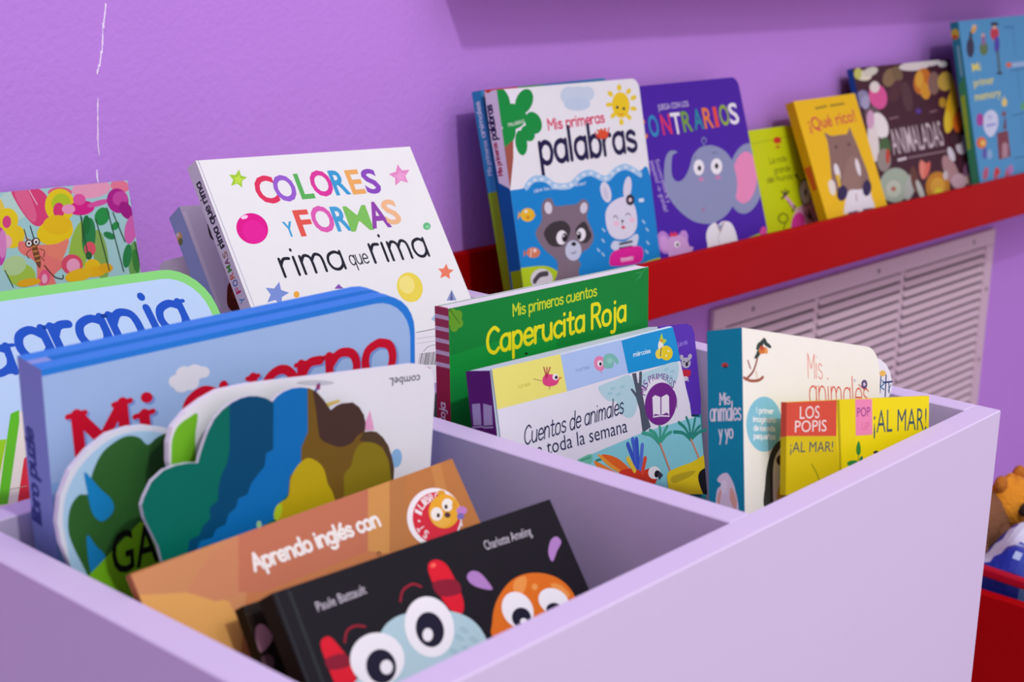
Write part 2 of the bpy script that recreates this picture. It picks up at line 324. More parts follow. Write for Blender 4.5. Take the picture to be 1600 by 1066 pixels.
ART = {
  'rima': [
    ['l','F','c9c4d6',[20,-2,29,-1038],8.1,0],
    ['p','F','a6d43a',[320,-84,316,-130,362,-145,307,-169,289,-216,260,-185,204,-198,240,-155,222,-117,274,-122]],
    ['p','F','c4e84a',[304,-120,302,-146,328,-155,297,-168,287,-194,271,-177,239,-184,259,-160,249,-139,279,-141]],
    ['t','F','e23560',[387,-341,566,-341],189.4,'C','b',0.09,0,0],
    ['t','F','9a62cf',[545,-338,733,-339],182.3,'O','b',0.09,0,0],
    ['t','F','5cb75c',[754,-334,876,-335],180.0,'L','b',0.09,0,0],
    ['t','F','dd3a9e',[880,-327,1074,-327],183.7,'O','b',0.09,0,0],
    ['t','F','3b9fd4',[1071,-330,1213,-330],179.4,'R','b',0.09,0,0],
    ['t','F','efb062',[1226,-335,1356,-335],178.0,'E','b',0.09,0,0],
    ['t','F','8b4cbd',[1367,-341,1517,-342],179.9,'S','b',0.09,0,0],
    ['t','F','e75a4e',[623,-602,755,-605],181.5,'F','b',0.09,0,0],
    ['t','F','df60b4',[765,-590,959,-594],183.9,'O','b',0.09,0,0],
    ['t','F','45a5d6',[957,-598,1097,-602],176.5,'R','b',0.09,0,0],
    ['t','F','7fc75c',[1077,-614,1293,-619],188.0,'M','b',0.045,0,0],
    ['t','F','9245ac',[1282,-607,1471,-611],190.7,'A','b',0.09,0,0],
    ['t','F','f3bf8e',[1441,-591,1592,-594],179.5,'S','b',0.09,0,0],
    ['t','F','45a9d8',[503,-596,584,-598],103.2,'Y','b',0.09,0,0],
    ['p','F','e58fc6',[1768,-135,1789,-187,1869,-186,1799,-233,1801,-290,1738,-267,1661,-303,1690,-243,1641,-208,1722,-193]],
    ['p','F','eda6d2',[1762,-180,1774,-211,1821,-211,1780,-238,1781,-272,1744,-259,1698,-280,1715,-244,1686,-223,1734,-215]],
    ['e','F','e3148f',[245,-512,79,-76,-106,-79]],
    ['e','F','ea1f9c',[250,-534,59,-57,-74,-55]],
    ['e','F','ffd9ef',[216,-427,30,4,-2,-13]],
    ['p','F','ee8262',[1859,-951,1857,-994,1908,-1009,1849,-1030,1833,-1073,1799,-1044,1739,-1055,1776,-1016,1755,-980,1811,-985]],
    ['e','F','63c283',[1813,-644,38,-4,-15,-29]],
    ['e','F','8fdaa5',[1816,-649,19,-2,-7,-13]],
    ['e','F','f0dd52',[1414,-1085,128,18,-4,-110]],
    ['e','F','f7ea83',[1395,-1062,77,11,-3,-67]],
    ['p','F','7d96d6',[298,-903,287,-961,344,-988,272,-1010,245,-1067,211,-1023,140,-1031,190,-982,172,-930,236,-944]],
    ['p','F','8a55b0',[732,-1009,784,-980,813,-1020]],
    ['e','F','f0b040',[398,-1008,24,-3,-10,-23]],
    ['p','F','8f9ccb',[1713,-1230,1806,-1155,1814,-1240]],
    ['p','F','56618f',[1806,-1155,1777,-1235,1747,-1233]],
    ['p','F','a8c8e0',[1493,-1344,1567,-1306,1541,-1384]],
    ['t','F','1d1f2e',[347,-874,902,-875],203.8,'rima','h',22.5,0,0],
    ['t','F','33343f',[958,-859,1128,-861],111.3,'que','h',10.8,0,0],
    ['t','F','1d1f2e',[1170,-865,1722,-870],219.9,'rima','h',23.9,0,0],
    ['t','S','33323f',[78,-602,75,-135],63.2,'rima que rima','h',12.2,0,0],
    ['e','S','33323f',[66,-589,11,-5,-5,-8]],
    ['t','S','a8846a',[76,-672,78,-629],48.8,'S','b',0.06,0,0],
    ['t','S','7a2a60',[69,-720,71,-677],48.8,'A','b',0.06,0,0],
    ['t','S','4f9a3f',[65,-766,67,-723],48.8,'M','b',0.06,0,0],
    ['t','S','d86a3a',[65,-817,66,-774],48.7,'R','b',0.06,0,0],
    ['t','S','4a70b8',[71,-871,73,-827],48.7,'O','b',0.06,0,0],
    ['t','S','d02a6a',[72,-922,74,-879],48.6,'F','b',0.06,0,0],
    ['t','S','3a9ad0',[77,-995,79,-952],48.5,'Y','b',0.06,0,0],
  ],
  'bluespine': [
    ['e','S','e9c46a',[26,-171,37,-20,-26,-34]],
    ['e','S','7d8a4a',[30,-201,24,-13,-16,-21]],
    ['e','S','f2ece0',[26,-147,19,-10,-9,-12]],
    ['l','F','f2eff6',[24,-52,11,-766],30.3,0],
    ['l','F','35322f',[170,-157,157,-249,184,-280],17.2,1],
    ['s','F','6b2a1c',[146,-618,190,-595,196,-660,175,-786,126,-835,83,-775,109,-687]],
    ['e','F','8a3a24',[182,-695,41,-5,-14,-35]],
  ],
  'granja': [
    ['rr','F','bfdcf6',60,0],
    ['p','F','9bd61c',[236,-806,622,-854,444,-1355,66,-1254]],
    ['p','F','efe6d6',[404,-1154,645,-762,721,-708,745,-725,671,-939,580,-1226,416,-1225]],
    ['p','F','df2b3c',[642,-975,689,-957,595,-1258,500,-1220]],
    ['p','F','62c522',[670,-715,725,-704,697,-773,458,-1195,404,-1188,556,-913]],
    ['l','F','a89c8c',[498,-1123,594,-1125],4.0,0],
    ['t','F','1c56c4',[862,-442,1995,-405],291.1,'granja','h',52.0,0.9,0],
    ['t','F','1c56c4',[354,-462,796,-483],251.8,'La','h',44.8,0.9,0],
  ],
  'cuerpo': [
    ['rr','F','a9c9f1',30,1],
    ['p','F','8fbdee',[-36,-522,397,-570,1362,-646,1337,-1431,-75,-973]],
    ['e','F','eef0f4',[634,-194,39,-9,-2,-32]],
    ['e','F','eef0f4',[679,-169,47,-10,-2,-39]],
    ['e','F','eef0f4',[731,-171,47,-10,-2,-39]],
    ['e','F','eef0f4',[772,-178,35,-8,-2,-28]],
    ['e','F','eef0f4',[701,-209,49,-11,-2,-42]],
    ['e','F','eef0f4',[657,-217,42,-9,-2,-35]],
    ['t','F','7f9fdc',[671,-461,1882,-427],286.3,'cuerpo','h',47.7,0.7,0],
    ['t','F','d4102e',[660,-450,1868,-415],285.7,'cuerpo','h',47.6,0.7,0],
    ['t','F','7f9fdc',[132,-488,385,-482],237.9,'M','h',53.4,1.0,0],
    ['t','F','d4102e',[122,-476,374,-470],237.4,'M','h',53.3,1.0,0],
    ['e','F','7f9fdc',[492,-248,30,-7,-2,-26]],
    ['t','F','7f9fdc',[456,-548,508,-545],222.5,'l','h',52.9,0.9,0],
    ['e','F','d4102e',[481,-236,30,-7,-2,-26]],
    ['t','F','d4102e',[445,-535,496,-532],222.0,'l','h',52.8,0.9,0],
    ['t','S','3c4d96',[98,-777,95,-326],97.5,'libro puzle','h',22.7,0,0],
  ],
  'ga': [
    ['l','F','cfe4f4',[233,-951,166,-770,107,-607,63,-512,42,-433,48,-321,90,-219,165,-144,258,-86,352,-64,441,-64,550,-87],1.4,1],
    ['s','F','aed6ef',[111,-671,72,-526,51,-434,56,-327,99,-228,171,-151,262,-94,352,-72,442,-73,543,-94,649,-161,754,-293,790,-433,794,-639,789,-1041,240,-939]],
    ['s','F','33682f',[182,-683,104,-543,76,-463,81,-375,120,-323,168,-319,181,-234,225,-150,295,-102,353,-86,410,-99,455,-134,505,-104,574,-94,665,-163,761,-388,700,-681,584,-867,233,-807]],
    ['s','F','2a5427',[462,-197,476,-133,520,-100,582,-95,665,-166,640,-268,551,-338,487,-305]],
    ['s','F','1a8bc9',[143,-225,219,-302,283,-361,295,-414,242,-452,193,-412,163,-321]],
    ['s','F','1a8bc9',[169,-507,219,-559,269,-618,226,-689,193,-658]],
    ['p','F','86d021',[142,-721,436,-478,628,-562,724,-1043,241,-953,189,-800]],
    ['t','F','14180f',[312,-703,548,-669],183.8,'GA','b',0.04,0,0],
  ],
  'white': [
    ['s','F','78c42a',[99,-362,88,-266,94,-200,123,-149,176,-120,223,-109,212,-205,217,-302,234,-401,200,-473]],
    ['e','F','c9cad2',[885,-36,114,-11,0,-13]],
    ['l','F','5f6fb4',[908,-45,883,-77],15.2,0],
    ['e','F','9a3f78',[901,-56,13,-1,0,-16]],
    ['p','F','f0a8d0',[1229,-203,1260,-303,1176,-303]],
    ['e','F','8fbfe9',[1411,-465,38,-8,-5,-47]],
    ['p','F','e8c86a',[949,-139,1028,-129,1042,-143,962,-158]],
    ['t','F','26324c',[1561,-60,1351,-58],39.3,'combeL','b',0.03,0,0],
  ],
  'teal': [
    ['p','F','00705e',[7,-275,721,5,778,-942,32,-826]],
    ['gap'],
    ['p','F','004b73',[448,-29,684,7,705,-238,706,-317,667,-333,661,-391,624,-426,590,-462,571,-509,522,-522,512,-560,473,-586,457,-631,409,-644,390,-680,327,-686,291,-752,257,-752,270,-673,320,-661,335,-625,374,-592,369,-543,410,-520,411,-462,424,-407,453,-352,462,-296]],
    ['p','F','0a72ba',[690,6,885,-3,904,-254,870,-321,872,-401,811,-450,806,-534,744,-577,735,-636,662,-666,543,-700,340,-711,291,-761,327,-686,390,-680,409,-644,457,-631,473,-586,512,-560,522,-522,571,-509,590,-462,624,-426,661,-391,667,-333,706,-317]],
    ['p','F','775a1e',[885,-3,1537,-89,1604,-960,697,-829,749,-667,806,-534,811,-450,872,-401,870,-321,904,-254]],
    ['s','F','4b342c',[920,-45,981,-78,1044,-138,1117,-122,1185,-129,1255,-187,1272,-261,1211,-298,1179,-328,1111,-341,1036,-320,982,-290,962,-228,944,-146]],
    ['p','F','54402a',[1259,-271,1464,-286,1519,-623,1453,-616,1426,-442,1384,-364,1297,-336,1226,-320]],
    ['s','F','c3ac12',[762,-679,744,-582,807,-544,815,-465,850,-409,907,-376,965,-395,1001,-423,1022,-456,1042,-509,1079,-564,1082,-636,891,-705]],
    ['s','F','8c7b18',[1139,-643,1147,-572,1141,-478,1179,-440,1202,-370,1234,-336,1290,-333,1355,-354,1410,-409,1439,-486,1453,-680]],
    ['e','F','b9d32a',[751,-608,22,-7,-11,-37]],
    ['e','F','a8d8a0',[645,-654,15,-2,1,-18]],
  ],
  'orange': [
    ['p','F','c98a5a',[-82,-9,468,0,1031,-6,1301,0,1250,-94,497,-202,238,-579,-250,-392]],
    ['p','F','dca256',[-106,-63,243,-160,374,-247,385,-380,259,-587,-250,-392]],
    ['p','F','c27355',[546,3,1301,0,1155,-267,895,-265,545,-262,435,-225]],
    ['p','F','cf9350',[1301,0,1458,5,1265,-314,1155,-267]],
    ['p','F','b87a44',[1443,6,1558,14,1369,-323,1265,-314]],
    ['p','F','c9855c',[377,-32,546,3,431,-234,321,-229,202,-146]],
    ['p','F','bd7a42',[1558,14,1883,1,1890,-334,1761,-546,1369,-323]],
    ['p','F','c8884a',[1715,2,1782,3,1716,-282,1647,-286]],
    ['t','F','f4eee8',[551,-167,1282,-178],70.1,'Aprendo inglés con','h',15.9,0,0],
    ['l','F','5a4028',[1195,-304,1203,-289,1218,-294,1208,-308],5.0,1],
    ['e','F','f3eef0',[1608,-235,159,-48,-75,-130]],
    ['e','F','d72a3e',[1618,-240,139,-42,-66,-113]],
    ['t','F','f6ecee',[1534,-205,1546,-192],39.4,'1','b',0.05,0,0],
    ['t','F','f6ecee',[1553,-185,1578,-171],36.1,'L','b',0.05,0,0],
    ['t','F','f6ecee',[1578,-170,1592,-166],34.8,'I','b',0.05,0,0],
    ['t','F','f6ecee',[1592,-164,1626,-159],34.2,'B','b',0.05,0,0],
    ['t','F','f6ecee',[1622,-159,1655,-162],34.7,'R','b',0.05,0,0],
    ['t','F','f6ecee',[1653,-161,1683,-172],36.8,'O','b',0.05,0,0],
    ['t','F','f6ecee',[1521,-235,1524,-224],32.1,'•','b',0.05,0,0],
    ['t','F','f6ecee',[1522,-268,1518,-246],44.5,'T','b',0.05,0,0],
    ['t','F','f6ecee',[1536,-292,1522,-273],41.8,'S','b',0.05,0,0],
    ['e','F','e3a02a',[1610,-203,22,-7,-13,-23]],
    ['e','F','e3a02a',[1707,-141,23,-7,-9,-15]],
    ['e','F','f0ae2e',[1679,-226,83,-39,-61,-70]],
    ['e','F','f2b848',[1638,-259,56,-17,-18,-32]],
    ['e','F','f8f2ea',[1626,-225,35,-10,-17,-30]],
    ['e','F','f8f2ea',[1712,-203,33,-10,-17,-29]],
    ['e','F','4a3020',[1631,-234,10,-3,-6,-10]],
    ['e','F','4a3020',[1699,-209,10,-3,-6,-10]],
    ['e','F','5a3a3a',[1686,-248,18,-6,-7,-13]],
    ['e','F','e3a02a',[1754,-218,17,-5,-11,-19]],
    ['e','F','c884c8',[1783,-254,32,-9,-11,-19]],
    ['e','F','7f6fb8',[1761,-277,22,-6,-9,-15]],
    ['l','F','f0e0e8',[1752,-293,1743,-322],8.2,1],
  ],
  'black': [
    ['l','F','2b3034',[18,1,10,-375],8.3,0],
    ['l','F','2b3034',[82,-17,73,-396],14.8,0],
    ['t','F','cfcad4',[177,-130,438,-126],39.0,'Paule Battault','b',0.0,0,0],
    ['t','F','cfcad4',[1146,-125,1449,-130],41.5,'Charlotte Ameling','b',0.0,0,0],
    ['s','F','e0162e',[793,-112,816,-91,861,-93,899,-131,910,-213,906,-301,870,-346,817,-310,792,-223,785,-160]],
    ['s','F','8d1430',[790,-178,912,-202,908,-262,795,-244]],
    ['e','F','ff6a5a',[826,-110,16,2,2,-9]],
    ['s','F','e0162e',[128,-256,154,-236,187,-244,214,-304,232,-371,211,-476,131,-449,123,-326]],
    ['s','F','8d1430',[126,-316,219,-324,229,-375,129,-363]],
    ['l','F','a31e34',[584,-206,618,-167,679,-155,719,-178],9.2,1],
    ['l','F','a31e34',[241,-282,271,-244,318,-235,365,-252],8.6,1],
    ['s','F','b3d3da',[432,-294,507,-264,589,-262,714,-288,824,-323,907,-385,942,-468,935,-599,889,-759,195,-522,308,-396]],
    ['e','F','a4c6cf',[846,-416,18,-18,-13,-7]],
    ['e','F','a4c6cf',[875,-469,18,-18,-13,-7]],
    ['e','F','a4c6cf',[750,-485,18,-18,-13,-7]],
    ['e','F','a4c6cf',[805,-437,18,-18,-13,-7]],
    ['e','F','a4c6cf',[817,-495,18,-18,-13,-7]],
    ['e','F','a4c6cf',[689,-519,17,-18,-12,-7]],
    ['e','F','f4f3f6',[362,-392,127,-41,-50,-99]],
    ['e','F','f4f3f6',[678,-348,131,-13,-24,-127]],
    ['e','F','1b1830',[365,-425,74,-13,-18,-68]],
    ['e','F','f4f3f6',[388,-436,29,-10,-14,-27]],
    ['e','F','1b1830',[673,-360,75,-8,-14,-74]],
    ['e','F','f4f3f6',[651,-377,26,-8,-14,-26]],
    ['s','F','e3721a',[1011,-433,1083,-353,1201,-295,1316,-287,1428,-319,1509,-378,1543,-459,1519,-553,1430,-643,1155,-670,989,-505]],
    ['s','F','f09a4a',[1204,-331,1240,-295,1304,-296,1290,-333,1239,-365]],
    ['e','F','f0a050',[1332,-356,17,-5,-8,-14]],
    ['s','F','f09a4a',[1429,-372,1485,-389,1518,-446,1480,-452]],
    ['e','F','f4f3f6',[1181,-422,91,7,10,-82]],
    ['e','F','f4f3f6',[1406,-448,63,-55,-61,-36]],
    ['e','F','1b1830',[1183,-461,58,-2,-3,-46]],
    ['e','F','1b1830',[1387,-480,45,-13,-16,-26]],
    ['e','F','f4f3f6',[1186,-478,19,-6,-7,-12]],
    ['e','F','f4f3f6',[1391,-491,14,-4,-4,-7]],
    ['s','F','b283c4',[981,-204,1015,-190,1054,-206,1077,-246,1088,-298,1017,-268,982,-235]],
    ['s','F','b283c4',[1506,-221,1546,-183,1589,-176,1604,-207,1555,-240,1503,-277,1493,-254]],
  ],
  'dark': [
    ['s','F','a87a86',[20,-108,62,-94,87,-148,60,-181,6,-196]],
    ['e','F','9a1f2c',[-32,-174,27,-8,-15,-36]],
    ['e','F','5c4048',[18,-251,32,-10,-16,-36]],
    ['e','F','c8a0a0',[-16,-220,13,-4,-8,-18]],
    ['s','F','2e2216',[-20,-34,26,-37,28,-89,-34,-123]],
  ],
  'caper': [
    ['p','F','159440',[-4,-360,1778,-390,1790,-1092,-13,-698]],
    ['p','F','139a3c',[-1,-271,392,-251,878,-311,877,-431,235,-417,-5,-405]],
    ['t','F','cfe02e',[504,-125,1233,-112],70.2,'Mis primeros cuentos','h',10.3,0,0],
    ['t','F','f3ea1c',[290,-317,1506,-313],148.6,'Caperucita Roja','h',23.1,0,0],
    ['e','F','6aa72c',[32,-33,32,-5,-1,-29]],
    ['e','F','6aa72c',[72,-48,32,-5,-1,-29]],
    ['e','F','6aa72c',[30,-82,32,-5,-1,-29]],
    ['e','F','6aa72c',[77,-95,32,-5,-1,-29]],
    ['e','F','6aa72c',[40,-111,32,-5,-1,-29]],
    ['l','F','2c5a1c',[6,-1,41,-45,80,-96],3.8,1],
    ['l','F','3aa860',[1603,-73,1677,-22,1705,-1],4.7,0],
    ['l','F','3aa860',[1603,-24,1659,-25,1640,-66],4.7,1],
    ['e','F','202820',[613,-369,15,-3,0,-7]],
    ['p','S','e6cdd6',[2,-44,125,-45,124,-68,2,-68]],
    ['p','S','e6cdd6',[0,-114,123,-114,122,-137,-1,-137]],
    ['p','S','e6cdd6',[-2,-183,121,-183,120,-206,-3,-207]],
    ['p','S','e6cdd6',[-5,-253,118,-252,118,-276,-6,-277]],
    ['p','S','e6cdd6',[-7,-324,116,-322,116,-345,-8,-348]],
    ['p','S','b01c46',[-18,-356,128,-353,111,-932,-39,-965]],
    ['t','S','f2e4ea',[58,-1037,70,-561],49.5,'Caperucita Roja','h',9.9,0,0],
  ],
  'cuentos': [
    ['p','F','f4ee7c',[-18,9,635,-3,660,-225,-57,-215]],
    ['p','F','b1cdf7',[634,-9,1250,-9,1287,-220,660,-225]],
    ['p','F','0c99d9',[1249,-14,1844,-1,1882,-235,1286,-222]],
    ['s','F','b9dde6',[964,-260,1017,-243,1138,-237,1293,-232,1351,-313,1355,-409,1300,-483,1217,-479,1146,-419,1134,-370,1039,-342]],
    ['s','F','b9dde6',[1415,-252,1557,-239,1825,-234,1832,-320,1753,-381,1653,-315,1526,-294,1432,-339]],
    ['e','F','a5d2dd',[1109,-284,27,1,4,-9]],
    ['e','F','a5d2dd',[1210,-290,27,1,4,-10]],
    ['e','F','a5d2dd',[1162,-328,27,1,4,-9]],
    ['e','F','a5d2dd',[1075,-308,27,1,4,-9]],
    ['e','F','a5d2dd',[1707,-263,30,1,4,-10]],
    ['e','F','a5d2dd',[1770,-285,30,1,4,-10]],
    ['e','F','a5d2dd',[1742,-317,30,1,4,-10]],
    ['p','F','525c6b',[1325,-228,1370,-231,1376,-296,1388,-296,1404,-231,1434,-231,1411,-335,1429,-470,1469,-586,1375,-607,1367,-459,1340,-377,1291,-321,1309,-316,1349,-351]],
    ['s','F','e24884',[446,-117,476,-98,547,-109,592,-141,573,-169,500,-170,449,-148]],
    ['l','F','b8324c',[482,-118,469,-55],10.0,1],
    ['l','F','b8324c',[482,-118,497,-60],10.0,1],
    ['l','F','b8324c',[482,-118,525,-64],10.0,1],
    ['e','F','f6f2f6',[566,-126,28,-5,-3,-18]],
    ['e','F','2b1d2d',[572,-129,14,-2,-2,-10]],
    ['p','F','e88a2a',[594,-130,629,-138,591,-150]],
    ['l','F','c8a060',[435,-126,365,-104],5.7,1],
    ['l','F','7a4a3a',[500,-170,501,-184],5.7,1],
    ['e','F','e88ab4',[1004,-116,58,-3,5,-46]],
    ['e','F','f6f2f6',[1007,-117,27,-4,-3,-19]],
    ['e','F','2b1d2d',[1011,-120,13,-2,-2,-11]],
    ['s','F','7fc4b8',[1056,-78,1146,-80,1198,-129,1178,-149,1150,-125,1132,-160,1044,-146]],
    ['e','F','98d4c8',[1109,-115,31,-5,-3,-16]],
    ['l','F','c87aa0',[1012,-158,1012,-178],6.2,1],
    ['e','F','f2f0e0',[1668,-110,30,-4,-7,-40]],
    ['e','F','efd61e',[1721,-161,74,-4,6,-47]],
    ['e','F','f0dc50',[1642,-155,43,-6,-6,-31]],
    ['p','F','b8d83a',[1657,-72,1694,-29,1702,-67,1744,-82,1705,-103]],
    ['e','F','e89830',[1681,-76,22,-3,-2,-8]],
    ['l','F','6a5a3a',[1653,-169,1670,-123],10.1,1],
    ['e','F','f6f0b0',[1749,-153,13,-2,-1,-7]],
    ['e','F','f6f0b0',[1718,-179,13,-2,-1,-7]],
    ['t','F','d8cf58',[221,-134,328,-133],21.8,'lunes','h',4.4,0,0],
    ['t','F','93b0dc',[762,-129,896,-129],22.8,'martes','h',4.6,0,0],
    ['t','F','d6f0fa',[1357,-130,1546,-132],26.4,'miércoles','h',5.4,0,0],
    ['e','F','772a8e',[1604,-465,169,-44,-57,-125]],
    ['p','F','f3eef7',[1518,-409,1550,-400,1605,-423,1587,-533,1529,-515,1506,-525]],
    ['p','F','f3eef7',[1618,-425,1679,-417,1703,-434,1686,-551,1659,-530,1598,-535]],
    ['l','F','f3eef7',[1505,-530,1586,-538,1685,-558],8.3,0],
    ['t','F','772a8e',[1444,-387,1459,-355],61.5,'M','b',0.0,0,0],
    ['t','F','772a8e',[1463,-354,1469,-345],59.2,'I','b',0.0,0,0],
    ['t','F','772a8e',[1469,-343,1490,-322],55.1,'S','b',0.0,0,0],
    ['t','F','772a8e',[1504,-320,1536,-308],43.7,'P','b',0.0,0,0],
    ['t','F','772a8e',[1540,-309,1576,-305],38.4,'R','b',0.0,0,0],
    ['t','F','772a8e',[1582,-306,1593,-307],36.3,'I','b',0.0,0,0],
    ['t','F','772a8e',[1602,-308,1649,-316],36.1,'M','b',0.0,0,0],
    ['t','F','772a8e',[1653,-318,1680,-328],38.1,'E','b',0.0,0,0],
    ['t','F','772a8e',[1682,-330,1710,-347],41.8,'R','b',0.0,0,0],
    ['t','F','772a8e',[1714,-350,1737,-371],47.5,'O','b',0.0,0,0],
    ['t','F','772a8e',[1738,-373,1755,-396],53.8,'S','b',0.0,0,0],
    ['l','F','772a8e',[1769,-414,1787,-467,1777,-521],6.9,1],
    ['t','F','1c2450',[217,-452,1190,-448],100.5,'Cuentos de animales','h',9.7,0,0.25],
    ['t','F','1c2450',[319,-542,1216,-569],82.3,'e toda la semana','b',0.0,0,0],
    ['p','F','8ad6e0',[550,-642,935,-622,1390,-603,1876,-615,2121,-629,2173,-1075,2170,-1359,425,-938]],
    ['s','F','70c8a8',[682,-636,741,-626,827,-626,829,-667,767,-694,714,-666]],
    ['l','F','3a9a80',[718,-644,815,-641],7.5,1],
    ['l','F','2e8a78',[867,-675,926,-675],15.3,1],
    ['s','F','f08a2a',[848,-671,993,-747,1157,-853,1021,-812,895,-738]],
    ['s','F','f5a23a',[883,-638,1020,-706,1143,-815,1012,-751]],
    ['s','F','ee6a24',[930,-653,1081,-702,1225,-820,1107,-783]],
    ['s','F','e8582a',[861,-708,1006,-785,1158,-847,1055,-849]],
    ['s','F','e03c26',[1107,-783,1229,-797,1328,-831,1412,-836,1471,-873,1459,-937,1331,-933,1173,-875,1082,-813]],
    ['l','F','3a5ac8',[1271,-794,1204,-644],35.6,0],
    ['l','F','4a68d4',[1281,-797,1260,-625],35.7,0],
    ['l','F','3a5ac8',[1291,-799,1300,-633],35.7,0],
    ['l','F','5a78dc',[1310,-815,1355,-680],35.8,0],
    ['l','F','f0d040',[1247,-813,1189,-730],35.5,0],
    ['l','F','e8503a',[1326,-842,1371,-767],35.9,0],
    ['e','F','f8f6f6',[1454,-872,67,-14,-7,-39]],
    ['e','F','1c1c28',[1480,-885,26,-8,-11,-21]],
    ['p','F','3a3a48',[1504,-868,1548,-908,1500,-928,1488,-901]],
    ['l','F','3fa88c',[1545,-706,1469,-640,1373,-605],21.8,1],
    ['l','F','3fa88c',[1545,-706,1511,-639,1454,-603],21.8,1],
    ['l','F','3fa88c',[1545,-706,1566,-638,1564,-600],21.8,1],
    ['l','F','3fa88c',[1545,-706,1608,-646,1649,-616],21.8,1],
    ['l','F','3fa88c',[1545,-706,1627,-668,1686,-660],21.8,1],
    ['l','F','2b8f80',[1903,-752,1822,-693,1719,-666],22.9,1],
    ['l','F','2b8f80',[1903,-752,1855,-669,1784,-617],22.9,1],
    ['l','F','2b8f80',[1903,-752,1903,-662,1879,-603],22.9,1],
    ['l','F','2b8f80',[1903,-752,1953,-675,1979,-628],22.9,1],
    ['l','F','2b8f80',[1903,-752,1977,-704,2027,-687],22.9,1],
    ['l','F','2b8f80',[1903,-752,2009,-723,2092,-725],22.9,1],
    ['l','F','e08a70',[1549,-709,1589,-800,1631,-901],15.1,1],
    ['l','F','e08a70',[1907,-752,1952,-837,1987,-907],15.9,1],
    ['s','F','f0d41c',[1596,-912,1666,-896,1872,-896,2203,-914,2170,-1359,1628,-1228,1591,-997]],
    ['s','F','181820',[1946,-1000,2024,-966,2189,-988,2170,-1359,2069,-1244,1974,-1108]],
    ['s','F','c8b020',[1647,-936,1908,-954,1856,-981,1661,-982]],
    ['p','S','b8a8d0',[19,-183,78,-179,71,-298,13,-301]],
    ['p','S','b8a8d0',[100,-179,160,-192,151,-297,87,-302]],
    ['l','S','b8a8d0',[6,-312,73,-307,86,-313,149,-310],8.7,0],
  ],
  'animyyo': [
    ['l','F','8a4a3a',[24,-264,84,-224,117,-174,144,-106],12.5,1],
    ['l','F','a05a44',[10,-255,65,-267,136,-260,176,-241],15.3,1],
    ['l','F','8a4a3a',[67,-204,47,-166],9.8,1],
    ['l','F','d8b070',[122,-247,116,-216],7.1,1],
    ['e','F','34423c',[131,-131,12,-5,-26,-20]],
    ['e','F','34423c',[168,-70,16,0,-8,-24]],
    ['e','F','34423c',[199,-57,15,5,13,-21]],
    ['e','F','34423c',[222,-71,11,8,30,-13]],
    ['e','F','34423c',[155,-108,8,-8,-34,-14]],
    ['e','F','34423c',[141,-83,15,-2,-14,-23]],
    ['e','F','d87a34',[180,-103,38,11,9,-15]],
    ['e','F','c0502c',[168,-91,18,1,0,-13]],
    ['e','F','e8a060',[209,-104,14,1,0,-15]],
    ['t','F','e5897a',[581,-216,722,-215],131.3,'Mis','h',6.7,0,0],
    ['t','F','dd5a42',[591,-365,1188,-344],168.5,'animales','h',9.0,0,0],
    ['e','F','5a4a78',[1143,-216,32,2,-1,-26]],
    ['e','F','e0c8d8',[1143,-216,13,1,0,-10]],
    ['l','F','c85a6a',[1084,-222,1136,-244],6.5,1],
    ['e','F','c8b8d0',[1043,-202,10,1,0,-9]],
    ['e','F','86c8d9',[180,-483,156,7,-4,-142]],
    ['t','F','f3f6f6',[101,-429,262,-425],27.3,'El primer','h',6.3,0,0],
    ['t','F','f3f6f6',[83,-474,279,-469],27.3,'imaginario','h',6.3,0,0],
    ['t','F','f3f6f6',[86,-518,273,-515],27.2,'de los más','h',6.3,0,0],
    ['t','F','f3f6f6',[85,-560,272,-557],27.2,'pequeños','h',6.3,0,0],
    ['s','F','3b3934',[381,-556,307,-564,242,-614,198,-698,178,-792,174,-912,370,-910,398,-608]],
    ['s','F','efe2cf',[361,-599,306,-611,258,-676,246,-781,260,-911,370,-910]],
    ['e','F','4a2a28',[317,-664,37,1,-1,-27]],
    ['e','F','cfe0c0',[320,-738,29,1,-1,-25]],
    ['s','F','e8b23a',[300,-801,356,-768,370,-884,280,-864]],
    ['t','S','f2f2f0',[76,-386,140,-385],58.6,'Mis','h',7.3,0,0],
    ['t','S','f2f2f0',[13,-467,206,-469],95.9,'animales','h',7.8,0,0],
    ['t','S','f2f2f0',[67,-560,156,-558],72.9,'y yo','h',7.8,0,0],
    ['e','S','c0443c',[112,-185,22,-2,0,-13]],
    ['e','S','3a3a48',[115,-195,15,-1,0,-5]],
    ['s','S','e9dfe6',[54,-773,70,-747,109,-734,134,-753,164,-815,179,-933,54,-917,51,-824,82,-794]],
    ['s','S','e8b49a',[82,-804,68,-886,57,-912,55,-855]],
    ['s','S','e8b49a',[139,-805,172,-866,163,-917,132,-866]],
    ['e','S','f4eef2',[95,-804,20,0,-1,-35]],
  ],
  'card': [
    ['l','F','33507a',[1155,-162,1142,-270],12.3,1],
    ['l','F','1d3a6a',[1212,-165,1200,-292],12.4,0],
    ['l','F','1d3a6a',[1177,-209,1282,-198],10.5,0],
    ['l','F','1d3a6a',[1242,-206,1246,-266],10.6,1],
    ['e','F','f0c05a',[1173,-155,37,2,0,-18]],
    ['l','F','4a80a8',[1166,-197,1189,-214,1154,-234,1188,-250],8.8,1],
    ['l','F','4a80a8',[1266,-217,1235,-254],7.1,1],
  ],
  'almar': [
    ['p','S','d6503a',[-53,19,51,23,54,-171,-50,-184]],
    ['p','F','d6503a',[-45,19,419,6,422,-189,-42,-177]],
    ['p','F','d9c210',[-42,-169,422,-189,469,-501,-35,-548]],
    ['p','F','b8a410',[418,17,442,16,479,-512,461,-511]],
    ['p','F','ecd808',[442,16,577,13,605,-510,479,-512]],
